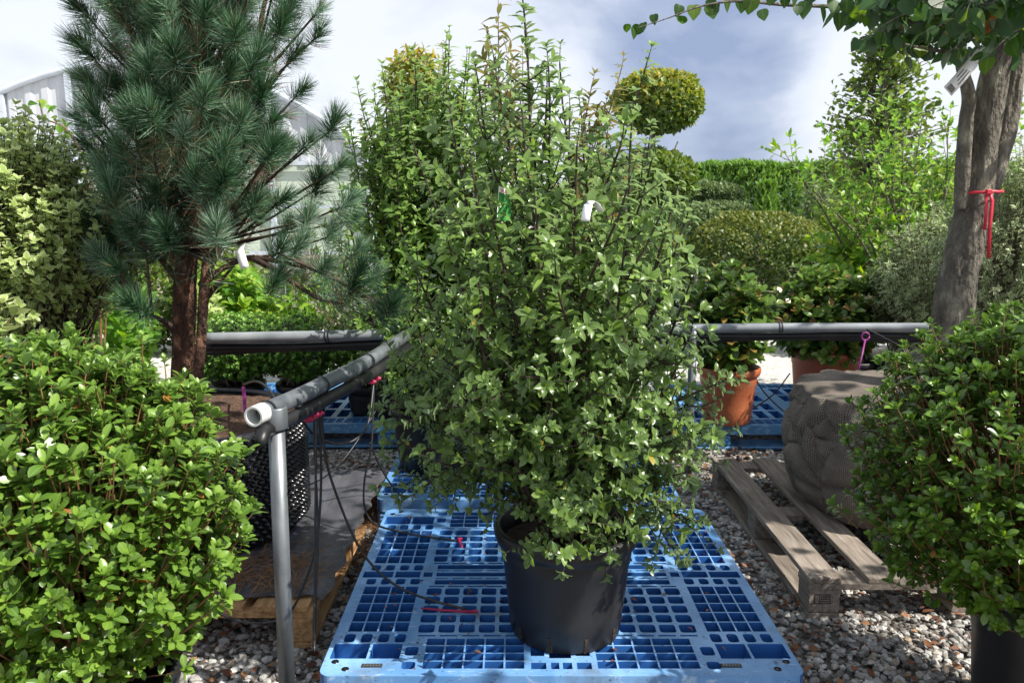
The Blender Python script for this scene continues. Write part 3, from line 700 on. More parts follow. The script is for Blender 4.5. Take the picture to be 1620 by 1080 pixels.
# --- main shrub
def big_shrub(label, base, pot_r, pot_h, top, width, nst, lsize, pot_m, dense=1., tips=None, low=True, group=None, lat=.2, zlow=.12, matl='l_main'):
    """multi-stem upright shrub in a pot; tips = explicit list of stem-top points"""
    t = thing('potted_shrub', label, 'potted shrub', base, group)
    pot = round_pot(t, base, pot_r, pot_h, pot_m)
    L = Leaves(); S = MB()
    b0 = Vector((base[0], base[1], base[2] + pot_h - .06)); H = top - b0.z
    tg = list(tips or [])
    while len(tg) < nst:
        a = random.uniform(0, 6.28); q = math.sqrt(random.random())
        hh = H * (1 - .45 * q ** 1.6) * random.uniform(.72, .95)
        tg.append(Vector((b0.x + math.cos(a) * q * width * .5, b0.y + math.sin(a) * q * width * .5, b0.z + hh)))
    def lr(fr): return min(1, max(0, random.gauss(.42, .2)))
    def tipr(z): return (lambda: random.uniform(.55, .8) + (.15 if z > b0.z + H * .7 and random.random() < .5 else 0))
    for q in tg:
        a = Vector((random.uniform(-.05, .05), random.uniform(-.05, .05), 0)); p0 = b0 + a
        k = 14; pts = []; off = q - p0
        w1 = rv(.02); w2 = rv(.012)
        for i in range(k + 1):
            f = i / k
            h = p0 + Vector((off.x * f ** .8, off.y * f ** .8, off.z * f ** 1.05)) + w1 * math.sin(f * 4) + w2 * math.sin(f * 11)
            pts.append(h)
        rad = [.0065 * (1 - .8 * i / k) + .001 for i in range(k + 1)]
        S.tube(pts, rad, 6, cap=False, rnd=random.random())
        length = sum((pts[i + 1] - pts[i]).length for i in range(k))
        nb = int(length / .034 * dense); phi = random.uniform(0, 6)
        for j in range(nb):
            f = zlow + (1 - zlow) * (j + random.random()) / nb; i = min(int(f * k), k - 1)
            pt = pts[i].lerp(pts[i + 1], f * k - i); tt = (pts[i + 1] - pts[i]).normalized()
            phi += 2.4 + random.uniform(-.5, .5); aa = perp(tt); bb = tt.cross(aa); rad_ = aa * math.cos(phi) + bb * math.sin(phi)
            if f > .5:
                for w_ in range(4 if f > .8 else 2):
                    f2 = min(.999, f + random.uniform(-.5, .5) / nb); i2 = min(int(f2 * k), k - 1); pt2 = pts[i2].lerp(pts[i2 + 1], f2 * k - i2); ph2 = random.uniform(0, 6.28); r2 = aa * math.cos(ph2) + bb * math.sin(ph2)
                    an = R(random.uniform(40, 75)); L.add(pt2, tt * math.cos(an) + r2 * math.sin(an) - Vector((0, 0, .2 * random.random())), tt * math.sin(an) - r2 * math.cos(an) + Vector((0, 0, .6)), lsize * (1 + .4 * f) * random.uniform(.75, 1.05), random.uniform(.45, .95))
            if f > .88: continue
            ll = lat * random.uniform(.35, 1.1) * (1.15 - .65 * f)
            an = R(random.uniform(38, 68)); dd = tt * math.cos(an) + rad_ * math.sin(an)
            if f < .3: dd.z *= .3
            shoot(L, S, pt, dd, ll, .0026, lsize * (1 + .35 * f), lsize * .48, bend=.35, droop=.3, tip=4, rnd=(lr if f < .45 else (lambda fr: min(.95, max(0, random.gauss(.72, .17))))), tiprnd=tipr(pt.z), sd=4, seg=4, r1=.001)  # upper twigs get lighter leaves: a top-lit look put into the colour
        tt = (pts[-1] - pts[-2]).normalized()
        shoot(L, S, pts[-1], tt, .05, .0018, lsize * .85, lsize * .3, tip=5, seg=3, rnd=lr, tiprnd=lambda: random.uniform(.75, .96), sd=4)
    return t, L, S, b0
random.seed(21)
mb_ = (.146, 1.985, PZ)
tips = [P(845, 10, 1.95), P(868, 95, 1.9), P(700, 150, 1.98), P(752, 108, 2.05), P(985, 112, 2.0), P(1012, 190, 1.88), P(940, 175, 2.1), P(1060, 300, 1.95), P(820, 175, 1.82), P(665, 250, 1.95), P(905, 230, 1.8),
        P(790, 95, 2.15), P(1035, 215, 2.15), P(735, 240, 1.8), P(965, 290, 1.75), P(850, 300, 1.72), P(1085, 330, 2.02), P(690, 330, 1.85), P(780, 330, 1.76), P(650, 400, 2.05), P(900, 120, 2.2), P(1000, 380, 1.75), P(640, 520, 2.0), P(1095, 430, 2.1), P(730, 430, 1.72), P(890, 410, 1.7), P(1090, 520, 1.9),
        P(1015, 255, 2.0), P(970, 200, 2.2), P(1065, 400, 2.2), P(830, 60, 2.0)]
ms, L, S, b0 = big_shrub('large upright shrub with glossy wavy leaves in a black pot on the front blue pallet', mb_, .183, .3, 1.75, .74, 36, .0275, M['black_plastic'], tips=tips, dense=.82, lat=.2, zlow=.17, group='upright glossy leaved shrubs in black pots')
# low spreading branches
low_t = [(628, 640, 1.95), (640, 705, 1.9), (648, 760, 1.95), (700, 735, 1.85), (775, 795, 1.95), (690, 780, 2.0), (850, 700, 1.68), (780, 690, 1.75), (860, 862, 1.74), (905, 845, 1.74), (885, 800, 1.72), (985, 830, 1.8), (1045, 815, 1.82), (1062, 868, 1.84), (1085, 830, 1.9), (1105, 620, 1.9),
         (1120, 690, 1.95), (1075, 720, 1.85), (1115, 640, 2.1), (640, 580, 2.1), (700, 640, 1.75), (780, 620, 1.7), (850, 590, 1.66), (950, 620, 1.66), (1030, 640, 1.75), (1060, 560, 1.8), (690, 560, 1.8), (760, 520, 1.72), (1000, 540, 1.7), (1075, 700, 2.25), (1085, 760, 2.0), (700, 690, 2.2), (1040, 560, 2.3), (720, 600, 2.3),
         (930, 700, 1.7), (1000, 700, 1.75), (960, 860, 1.8), (1040, 770, 1.95), (670, 660, 1.9), (655, 620, 2.0)]
for (u, v, Y) in low_t:
    q = P(u, v, Y); p0 = b0 + Vector((random.uniform(-.03, .03), random.uniform(-.03, .03), random.uniform(.02, .16))); k = 8
    pts = [p0.lerp(q, i / k) + Vector((0, 0, .07 * math.sin(math.pi * i / k))) + rv(.006) for i in range(k + 1)]
    S.tube(pts, [.0055 - .0038 * i / k for i in range(k + 1)], 5, cap=False)
    for j in range(15):
        f = .38 + .62 * (j + .5) / 15; i = min(int(f * k), k - 1); pt = pts[i].lerp(pts[i + 1], f * k - i); tt = (pts[i + 1] - pts[i]).normalized()
        dd = (tt + rv(.55)).normalized()
        shoot(L, S, pt, dd, random.uniform(.05, .13), .0022, .0275, .014, bend=.2, droop=.3, tip=5, seg=4, rnd=lambda fr: min(1, max(0, random.gauss(.45, .2))), tiprnd=lambda: random.uniform(.5, .85), sd=4)
for k in range(0, len(L.r), 260): L.r[k] = 1.
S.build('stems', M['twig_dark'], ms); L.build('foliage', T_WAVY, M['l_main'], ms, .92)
for o in ms.children:
    if o.name.startswith('pot'):
        for k in range(10):   # drainage slots round the foot of the pot
            sl = MB(); th = R(-90 + 17 + 36 * k); c, s_ = math.cos(th), math.sin(th); vv = []
            for dr in (-.004, .0009):
                for (a, z) in ((-.0055, .004), (.0055, .004), (.0055, .046), (-.0055, .046)):
                    rr = .1482 + z * .117 + dr; vv.append((mb_[0] + rr * c - a * s_, mb_[1] + rr * s_ + a * c, mb_[2] + z))
            sl.add(vv, [(4, 5, 6, 7), (0, 1, 5, 4), (1, 2, 6, 5), (2, 3, 7, 6), (3, 0, 4, 7)]); sl.build('drainage_slot', M['soil'], o)
        weeds(o, (mb_[0] - .09, mb_[1] - .1, mb_[2] + .258), 250, .05)
# the same species behind
random.seed(5)
b = (-.36, 3.35, PZ)
t2 = [P(711, 62, 3.3), P(590, 190, 3.3), P(572, 140, 3.45), P(650, 130, 3.4), P(735, 95, 3.2), P(620, 230, 3.1), P(565, 290, 3.5), P(690, 110, 3.5), P(600, 120, 3.5), P(545, 200, 3.55), P(640, 180, 3.2), P(770, 130, 3.4), P(660, 92, 3.35), P(700, 78, 3.4), P(742, 105, 3.3), P(625, 150, 3.35), P(682, 140, 3.25), P(760, 115, 3.45), P(600, 160, 3.3), P(645, 110, 3.5), P(720, 150, 3.2), P(580, 250, 3.35), P(800, 150, 3.4)]
s2, L, S, _ = big_shrub('tall green shrub behind and left of the large front shrub, above the pipe corner', b, .17, .28, 2.05, 1.0, 44, .033, M['black_plastic'], tips=t2, dense=1.0, lat=.26, group='upright glossy leaved shrubs in black pots')
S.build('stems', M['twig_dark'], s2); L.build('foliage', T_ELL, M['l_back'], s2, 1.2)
b = (-.66, 4.25, .148)
s3, L, S, _ = big_shrub('upright green shrub in a black pot on the shaded pallet right of the box shrubs', b, .16, .3, 1.75, .8, 16, .034, M['black_plastic'], dense=.55, lat=.24, group='upright glossy leaved shrubs in black pots')
S.build('stems', M['twig_dark'], s3); L.build('foliage', T_ELL, M['l_back'], s3, 1.2)
b = (.3, 3.4, PZ)
s4, L, S, _ = big_shrub('green shrub hidden behind the right half of the large front shrub', b, .16, .28, 1.55, .85, 18, .034, M['black_plastic'], dense=.6, lat=.25, group='upright glossy leaved shrubs in black pots')
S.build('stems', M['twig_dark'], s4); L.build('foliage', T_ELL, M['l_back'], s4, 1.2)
# bronze-leaved tall plant
random.seed(9)
b = (-.02, 3.72, PZ)
t3 = [P(782, 8, 3.7), P(776, 60, 3.7), P(700, 110, 3.65), P(745, 120, 3.7), P(985, 118, 3.7), P(938, 130, 3.75), P(960, 170, 3.7), P(600, 250, 3.8), P(580, 210, 3.75), P(830, 105, 3.75), P(810, 130, 3.7), P(1000, 250, 3.7)]
s5, L, S, _ = big_shrub('tall thin shrub with bronze tinted leaves rising behind the large front shrub', b, .16, .28, 2.2, 1.0, 14, .055, M['black_plastic'], tips=t3, dense=.5, lat=.24, zlow=.3)
S.build('stems', M['twig_brown'], s5); L.build('foliage', T_LANC, M['l_bronze'], s5, 1.1)

# --- azaleas
def azalea(label, base, crown_c, rad, n, pot_r, pot_h, ml, size, seed, taper=0.):
    random.seed(seed)
    t = thing('potted_azalea', label, 'potted shrub', base, 'rounded azaleas in black pots'); round_pot(t, base, pot_r, pot_h, M['black_plastic'])
    L = Leaves(); S = MB(); c = Vector(crown_c); rx, ry, rz = rad; b0 = Vector((base[0], base[1], base[2] + pot_h - .04))
    for k in range(n):
        d = rv().normalized()
        if d.z < -.75: d.z *= -1
        lump = 1 + .13 * mnoise.noise(d * 2.3 + Vector((seed, 0, 0))) + .07 * mnoise.noise(d * 6)
        q = random.random(); rr = (.55 + .45 * q ** .45) * lump
        if random.random() < .06: rr *= 1.1
        tp_ = 1 + taper * min(0, d.z)
        e = c + Vector((d.x * rx * tp_, d.y * ry * tp_, d.z * rz)) * rr
        out = ((e - b0).normalized() * .55 + d * .5 + Vector((0, 0, .55))).normalized()
        ln = random.uniform(.07, .13)
        st_ = e - out * ln
        p = shoot(None, S, st_, out + rv(.1), ln, .0019, 0, 1, bend=.2, seg=4, sd=4, r1=.0011)
        if k % 4 == 0:
            m_ = b0.lerp(st_, .5) + rv(.02) + Vector((0, 0, -.02)); S.tube([b0 + rv(.015), m_, st_], [.005, .0035, .0019], 5, cap=False)
        tt = (p[-1] - p[-2]).normalized(); a = perp(tt); bb = tt.cross(a)
        sf = random.uniform(.72, 1.2); fl = random.uniform(-6, 12)
        # leaves along the twig, then a rosette
        for j in range(random.randint(4, 7)):
            f = random.uniform(.25, .9); i = min(int(f * 4), 3); pt = p[i].lerp(p[i + 1], f * 4 - i); ph = random.uniform(0, 6.28); rd = a * math.cos(ph) + bb * math.sin(ph); an = R(random.uniform(50, 85))
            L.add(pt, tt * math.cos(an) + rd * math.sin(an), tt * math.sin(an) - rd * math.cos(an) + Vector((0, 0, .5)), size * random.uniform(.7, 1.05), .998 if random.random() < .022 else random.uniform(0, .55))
        m2 = random.randint(5, 7); ph0 = random.uniform(0, 6)
        for j in range(m2):
            ph = ph0 + 6.28 * j / m2 + random.uniform(-.2, .2); rd = a * math.cos(ph) + bb * math.sin(ph); an = R(random.uniform(20, 62) + fl)
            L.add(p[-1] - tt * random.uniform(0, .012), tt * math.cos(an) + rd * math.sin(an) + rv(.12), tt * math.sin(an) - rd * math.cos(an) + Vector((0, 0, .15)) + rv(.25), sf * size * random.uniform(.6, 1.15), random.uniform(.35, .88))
        for j in range(3):
            ph = ph0 + 2.1 * j; rd = a * math.cos(ph) + bb * math.sin(ph); an = R(random.uniform(8, 25))
            L.add(p[-1], tt * math.cos(an) + rd * math.sin(an), tt * math.sin(an) - rd * math.cos(an), size * random.uniform(.45, .7), random.uniform(.75, .97))
    S.build('stems', M['twig_brown'], t); L.build('foliage', T_OBOV, ml, t, 1.1); return t
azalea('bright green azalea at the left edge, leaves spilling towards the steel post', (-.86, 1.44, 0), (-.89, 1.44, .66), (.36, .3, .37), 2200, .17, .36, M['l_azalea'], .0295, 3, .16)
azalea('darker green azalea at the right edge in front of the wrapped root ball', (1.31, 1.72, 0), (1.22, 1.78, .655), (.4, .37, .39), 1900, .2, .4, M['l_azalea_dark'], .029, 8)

# --- pine
random.seed(33)
pine = thing('potted_pine', 'blue green pine with thick flaky trunk in a knobbly black pot at left', 'potted tree', (-1.17, 2.72, .152))
pc = Vector((-1.17, 2.72, .152)); pr, ph_ = .415, .40
mb = MB(); mb.lathe(pc, [(.001, .004), (pr - .02, .004), (pr - .012, .02), (pr - .012, ph_), (pr - .022, ph_ + .004), (pr - .026, ph_ - .03)], 96)
rows = 17; per = 88
for i in range(rows):
    for j in range(per):
        th = 2 * math.pi * (j + .5 * (i % 2)) / per; z = .02 + (ph_ - .03) * (i + .5) / rows; r0 = pr - .0125
        c, s_ = math.cos(th), math.sin(th); ctr = Vector((pc.x + r0 * c, pc.y + r0 * s_, pc.z + z)); n = Vector((c, s_, 0)); a = Vector((-s_, c, 0)); b_ = Vector((0, 0, 1)); vs = []
        for (rr, dd) in ((.0125, 0), (.0085, .009), (.004, .0165)):
            for q in range(7): vs.append(ctr + n * dd + (a * math.cos(q * .8976) + b_ * math.sin(q * .8976)) * rr)
        vs.append(ctr + n * .0185)
        mb.add(vs, [(l * 7 + q, l * 7 + (q + 1) % 7, l * 7 + 7 + (q + 1) % 7, l * 7 + 7 + q) for l in range(2) for q in range(7)] + [(14 + q, 14 + (q + 1) % 7, 21) for q in range(7)], True)
pot = mb.build('knobbly_pot', M['black_gloss'], pine)
V = []; n = 48; k = 12
for i in range(k + 1):
    for j in range(n):
        th = 2 * math.pi * j / n; rr = (pr - .024) * i / k; V.append((pc.x + rr * math.cos(th), pc.y + rr * math.sin(th), pc.z + ph_ - .02 + .045 * (1 - i / k) + .012 * mnoise.noise(Vector((rr * 22 * math.cos(th), rr * 22 * math.sin(th), 3)))))
s = MB(); s.add(V, [(i * n + j, i * n + (j + 1) % n, (i + 1) * n + (j + 1) % n, (i + 1) * n + j) for i in range(k) for j in range(n)], True); s.build('mulch', M['bark_mulch'], pot)
T = MB()
def polyline(pts, k=6):
    out = []
    P_ = [Vector(p) for p in pts]; P_ = [P_[0] * 2 - P_[1]] + P_ + [P_[-1] * 2 - P_[-2]]
    for i in range(1, len(P_) - 2):
        for j in range(k):
            t = j / k; a, b, c, d = P_[i - 1:i + 3]
            out.append(.5 * ((2 * b) + (c - a) * t + (2 * a - 5 * b + 4 * c - d) * t * t + (3 * b - a - 3 * c + d) * t ** 3))
    out.append(P_[-2]); return out
tp = polyline([(-1.17, 2.72, .5), P(290, 560, 2.72), P(291, 470, 2.7), P(296, 400, 2.68), P(302, 300, 2.68), P(312, 180, 2.7), P(300, 60, 2.7), P(315, -60, 2.7), P(310, -160, 2.7)], 22)
nT = len(tp); T.tube(tp, [.043 - .031 * (i / (nT - 1)) ** 1.2 for i in range(nT)], 44, rough=.2)
tp2 = polyline([(-1.12, 2.66, .55), P(318, 540, 2.6), P(322, 470, 2.6), P(330, 400, 2.6), P(345, 330, 2.58), P(370, 220, 2.6), P(400, 100, 2.65), P(420, 0, 2.7)], 5)
T.tube(tp2, [.02 - .013 * i / (len(tp2) - 1) for i in range(len(tp2))], 10, rough=.2)
T.build('trunk', M['bark_pine'], pine, None)
Bn = MB(); NL = Leaves(); ND = Leaves()
def tuft(c, axis, length, nl, nn, dead=0., lit=0):
    axis = axis.normalized(); a = perp(axis); b = axis.cross(a); o_ = random.uniform(-.42, .24)
    for k in range(nn):
        f = random.random() ** .8; ph = random.uniform(0, 6.28); an = R(76 - 58 * f + random.gauss(0, 8))
        rd = a * math.cos(ph) + b * math.sin(ph); d = axis * math.cos(an) + rd * math.sin(an) + Vector((0, 0, -.1 * (1 - f)))
        p = c + axis * (length * (f - .5)) + rd * .003
        nn_ = rv()
        (ND if random.random() < dead else NL).add(p, d, nn_, nl * random.uniform(.75, 1.15), min(.96, max(0, random.random() * .9 + o_)) if random.random() < .985 else .99)
tufts = [(325, 25, 2.25, 1), (372, 62, 2.22, 1.1), (238, 112, 2.3, 1.05), (322, 160, 2.2, 1.), (158, 190, 2.45, 1.), (290, 215, 2.25, .9), (310, 285, 2.28, .95), (420, 245, 2.35, 1), (345, 345, 2.3, .85), (222, 490, 2.25, 1.15), (612, 495, 2.35, .95), (525, 205, 2.6, .9), (482, 232, 2.5, .9), (470, 150, 2.8, .8),
         (462, 92, 2.6, .8), (445, 42, 2.55, 1), (500, 22, 2.6, .85), (138, 25, 2.6, 1), (142, 85, 2.6, 1), (152, 140, 2.5, .95), (150, 60, 2.5, .9), (180, 320, 2.4, 1), (205, 370, 2.4, .9), (440, 400, 2.3, .9), (510, 425, 2.4, .9), (560, 445, 2.35, .9), (530, 270, 2.55, .8), (555, 350, 2.6, .7), (400, 330, 2.35, 1), (365, 300, 2.5, 1),
         (250, 300, 2.5, 1), (200, 250, 2.4, 1), (170, 270, 2.6, 1), (260, 30, 2.3, 1), (200, 30, 2.4, 1), (410, 160, 2.4, 1), (440, 320, 2.5, 1), (485, 350, 2.5, .9), (380, 200, 2.3, .9), (270, 160, 2.35, 1), (190, 430, 2.35, .8), (500, 60, 2.7, .8), (460, 0, 2.6, 1), (590, 440, 2.4, .8), (360, 120, 2.25, 1), (230, 220, 2.35, 1),
         (170, 415, 2.5, 1), (182, 385, 2.6, 1), (155, 345, 2.6, .95), (232, 400, 2.55, 1), (205, 455, 2.5, .9), (255, 375, 2.6, 1), (430, 455, 2.45, .8), (470, 395, 2.45, 1), (545, 325, 2.5, .9), (520, 375, 2.5, .95), (562, 402, 2.5, .85), (450, 365, 2.6, 1), (240, 340, 2.5, 1), (500, 300, 2.6, .95), (140, 200, 2.6, .9), (150, 240, 2.6, .9)]
for k in range(260):
    u = random.gauss(305, 105); v = random.uniform(-190, 385); w = 200 - abs(v - 180) * .12
    if abs(u - 305) > w * .8: continue
    tufts.append((u, v, random.uniform(2.25, 3.1), random.uniform(.85, 1.1)))
for (u, v, Y, s_) in tufts:
    c = P(u, v, Y); i = max(range(nT), key=lambda i_: -abs(tp[i_].z - max(1.14, c.z - .2 - .25 * abs(c.x - tp[i_].x))))
    o = tp[i]; rad_ = Vector((c.x - o.x, c.y - o.y, 0)); ax = rad_.normalized() * .6 + Vector((0, 0, .75)) + rv(.15)
    mid_ = o.lerp(c, .55) + Vector((0, 0, -.04)) + rv(.02); ax.normalize()
    if v > 385 and u > 400:
        e_ = min((P(450, 416, 2.5), P(510, 432, 2.45), P(560, 460, 2.42), P(395, 408, 2.55)), key=lambda w: (w - c).length); o = e_; mid_ = o.lerp(c, .5)
    if v > 385 and u < 260: o = P(240, 500, 2.4); mid_ = o.lerp(c, .5)
    Bn.tube(polyline([o, mid_, c], 3), [.006 * (1 - .8 * q / 7) + .001 for q in range(7)], 6, cap=False, rough=.2)
    q_ = random.uniform(.8, 1.15) * s_; tuft(c, ax, .085 * q_, .07 * q_, int(430 * q_), dead=.02)
    if random.random() < .6: tuft(c - ax * .12, ax + rv(.2), .12, .07, 90, dead=.4)
for (u, v, Y) in ((165, 300, 2.4), (315, 335, 2.3)): tuft(P(u, v, Y), Vector((.3, 0, -1)), .09, .07, 90, dead=.85)
for pts in ([P(318, 452, 2.62), P(352, 425, 2.6), P(395, 408, 2.55), P(450, 416, 2.5), P(510, 432, 2.45), P(600, 480, 2.38)], [P(318, 452, 2.62), P(345, 400, 2.6), P(370, 370, 2.55), P(400, 330, 2.4)], [P(318, 480, 2.62), P(340, 455, 2.62), P(370, 420, 2.6)],
            [P(278, 440, 2.68), P(255, 410, 2.6), P(225, 380, 2.5), P(205, 360, 2.4)], [P(282, 530, 2.7), P(262, 510, 2.6), P(240, 500, 2.4), P(222, 500, 2.25)], [P(400, 408, 2.54), P(440, 430, 2.5), P(500, 470, 2.45), P(540, 480, 2.4)]):
    Bn.tube(polyline(pts, 4), [.013 - .009 * i / (4 * (len(pts) - 1)) for i in range(4 * (len(pts) - 1) + 1)], 8, rough=.2, cap=False)
for (u, v, Y) in ((470, 440, 2.5), (500, 460, 2.45), (540, 470, 2.4), (450, 430, 2.5), (580, 470, 2.4), (525, 445, 2.5)): tuft(P(u, v, Y), Vector((.5, -.1, -.3)) + rv(.3), .12, .08, 110, dead=.12)
Bn.build('branches', M['bark_branch'], pine); NL.build('needles', T_NEED, M['needle'], pine, .024); ND.build('dead_needles', T_NEED, M['needle_dead'], pine, .02)

# --- wrapped root-ball tree at right
random.seed(12)
kt = thing('root_balled_tree', 'multi stemmed tree with heart shaped leaves, its roots wrapped in grey hessian', 'tree', (1.54, 3.0, .147))
n, k = 260, 150; V = np.zeros((k + 1, n, 3)); UV = np.zeros((k + 1, n, 2)); bc = Vector((1.53, 2.93, .147)); RB, HB = .42, .44
seedp = []
for q in range(110): seedp.append((random.uniform(0, 2 * math.pi), random.uniform(0, 1.05)))
sx = np.array([q[0] for q in seedp]); sz = np.array([q[1] for q in seedp])
for i in range(k + 1):
    f = i / k
    if f < .4: prof = .84 + .16 * math.sin(f / .4 * math.pi / 2) ** .7
    elif f < .72: prof = 1 - .06 * ((f - .4) / .32) ** 3
    else: prof = .94 - .04 * (f - .72) / .06 if f < .78 else .9
    if f < .78: rr = RB * prof; z = HB * (f / .78)
    else:
        g_ = (f - .78) / .22; rr = RB * .9 * (1 - g_ * .98) ** 1 * (1 if g_ else 1); z = HB + .02 * math.sin(g_ * 2.5) 
    for j in range(n):
        th = 2 * math.pi * j / n
        dx = (sx - th + math.pi) % (2 * math.pi) - math.pi; d2 = np.sort(np.hypot(dx * RB * 1.0, (sz - z / HB) * HB * 1.0 + dx * .12))
        e = d2[1] - d2[0]
        bump = .038 * (1 - math.exp(-e * 34)) + .012 * mnoise.noise(Vector((math.cos(th) * 4, math.sin(th) * 4, z * 9))) + .003 * mnoise.noise(Vector((math.cos(th) * 22, math.sin(th) * 22, z * 50)))
        if f >= .78: bump *= max(0, 1 - (f - .78) / .06)
        V[i, j] = (bc.x + (rr + bump) * math.cos(th), bc.y + (rr + bump) * math.sin(th), bc.z + z + (.02 * mnoise.noise(Vector((rr * 9 * math.cos(th), rr * 9 * math.sin(th), 1))) if f > .7 else 0))
        UV[i, j] = (min(th, 2 * math.pi - th) * RB, z + (RB * .9 - rr if f >= .78 else 0))
ii = np.arange(k)[:, None] * n; jj = np.arange(n)[None]; j2 = (jj + 1) % n
F = np.stack([ii + jj, ii + j2, ii + n + j2, ii + n + jj], -1).reshape(-1, 4)
rb = bulk('root_ball', V.reshape(-1, 3), F, M['hessian'], kt, uv=UV.reshape(-1, 2))
T = MB()
main = polyline([(1.6, 2.98, .66), P(1494, 560, 2.95), P(1516, 440, 2.95), P(1540, 330, 2.95), P(1555, 220, 2.93), P(1575, 110, 2.9), P(1596, 20, 2.88), P(1612, -80, 2.85), P(1640, -240, 2.8)], 26)
rr = [.098, .088, .078, .083, .082, .068, .058, .05, .035, .02]
def radii(r, m): return [r[min(int(i / (m - 1) * (len(r) - 1)), len(r) - 2)] + (r[min(int(i / (m - 1) * (len(r) - 1)) + 1, len(r) - 1)] - r[min(int(i / (m - 1) * (len(r) - 1)), len(r) - 2)]) * (i / (m - 1) * (len(r) - 1) % 1) for i in range(m)]
T.tube(main, radii([.085, .074, .068, .06, .053, .047, .042, .036, .03], len(main)), 64, rough=.12)
s2_ = polyline([P(1538, 400, 2.98), P(1570, 280, 2.98), P(1592, 200, 3.0), P(1606, 110, 3.0), P(1625, 30, 3.0), P(1660, -100, 3.0)], 26); T.tube(s2_, radii([.03, .038, .037, .035, .03, .02], len(s2_)), 48, rough=.13)
s3_ = polyline([P(1520, 330, 2.93), P(1524, 250, 2.9), P(1528, 190, 2.9), P(1532, 150, 2.88), P(1520, 90, 2.86), P(1528, 20, 2.85), P(1535, -90, 2.85)], 20); T.tube(s3_, radii([.024, .026, .024, .022, .018, .014, .01], len(s3_)), 32, rough=.13)
T.build('trunk', M['bark_grey'], kt)
Bn = MB(); L = Leaves()
def hshoot(p0, d0, ln, r0=.004, sp=.04, sz=.05, bend=-.1, jit=.09):
    pts = shoot(None, Bn, p0, d0, ln, r0, 0, 1, bend=bend, jit=jit, seg=8, sd=5)
    s_ = .02; st_ = ln / 8
    while s_ < ln:
        i = min(int(s_ / st_), 7); q = pts[i].lerp(pts[i + 1], s_ / st_ - i)
        for sg in (0, 1):
            dd = Vector((random.gauss(0, .7), random.gauss(0, .7), random.uniform(-1, .15)))
            st2 = q + dd.normalized() * .018
            Bn.tube([q, st2], .0008, 3, cap=False)
            L.add(st2, dd + Vector((0, 0, -.5)), Vector((random.gauss(0, .6), random.gauss(0, .6), 1)), sz * random.uniform(.6, 1.1), random.random() if random.random() < .985 else 1.)
        s_ += sp * random.uniform(.7, 1.3)
    return pts
# long bare twig reaching left across the sky, and the low fringe seen at the top
tw = polyline([P(1545, 95, 2.85), P(1480, 60, 2.7), P(1420, 25, 2.6), P(1330, 12, 2.5), P(1240, 8, 2.45), P(1170, 2, 2.4), P(1110, 10, 2.38), P(1060, 28, 2.36), P(1010, 44, 2.35)], 4)
Bn.tube(tw, [.009 - .008 * i / (len(tw) - 1) for i in range(len(tw))], 6, cap=False)
for u, v, s_ in ((992, 48, .026), (1002, 54, .034), (1012, 50, .034), (1018, 46, .03), (1034, 33, .03), (1075, 18, .034), (1097, 18, .042), (1124, 16, .044), (1122, 8, .034), (1148, 3, .05), (1132, 15, .04), (1175, 2, .05), (1190, 4, .05), (1205, 25, .034), (1225, -2, .04), (1262, 20, .03), (1275, 12, .05), (1300, 18, .05), (1252, -8, .05), (1320, 10, .05), (1328, 30, .05), (1340, 8, .05), (1355, 18, .05), (1290, -5, .05), (1080, 35, .03), (1240, 2, .04)):
    c = P(u, v - 10, 2.4); L.add(c, Vector((random.gauss(0, .35), random.gauss(0, .35), -1)), Vector((random.gauss(0, .5), -1, .3)), s_ * 1.02, random.random() * .9)
for k in range(100):
    u = random.uniform(1375, 1640); v = random.uniform(-45, 66); Y = random.uniform(2.1, 3.1)
    e = P(u, v, Y); 
    hshoot(e + Vector((.12, .05, .05)), Vector((-1 + random.uniform(-.3, .6), random.uniform(-.6, .6), random.uniform(-.35, .15))), random.uniform(.12, .26), .003, sz=.053)
for pts in ([P(1575, 110, 2.9), P(1530, 90, 2.75), P(1480, 80, 2.6), P(1430, 70, 2.5)], [P(1590, 40, 2.88), P(1540, 20, 2.7), P(1440, 25, 2.5), P(1400, 10, 2.4)], [P(1545, 60, 2.85), P(1500, 30, 2.9), P(1450, 10, 3.0), P(1400, -20, 3.1)], [P(1590, 60, 2.9), P(1500, 40, 2.9), P(1430, 75, 2.8)]):
    q = polyline(pts, 4); Bn.tube(q, [.011 - .008 * i / (len(q) - 1) for i in range(len(q))], 6, cap=False)
# rest of the crown, above and to the right of the picture
for k in range(400):
    c = Vector((random.uniform(1.3, 2.9), random.uniform(1.15, 3.5), random.uniform(1.98, 2.65)))
    if mnoise.noise(c * 2.2) < -.12: continue
    hshoot(c, Vector((random.gauss(0, 1), random.gauss(0, 1), random.uniform(-.3, .4))), random.uniform(.15, .3), .003, sp=.05, sz=.055)
for k in range(12):
    o = main[int(len(main) * random.uniform(.75, .98))]; e = Vector((random.uniform(1.2, 2.8), random.uniform(1.3, 3.4), random.uniform(2.0, 2.6)))
    Bn.tube(polyline([o, o.lerp(e, .5) + Vector((0, 0, .1)), e], 4), [.016 - .013 * i / 8 for i in range(9)], 6, cap=False)
Bn.build('branches', M['bark_grey'], kt); L.build('foliage', T_HEART, M['l_heart'], kt)

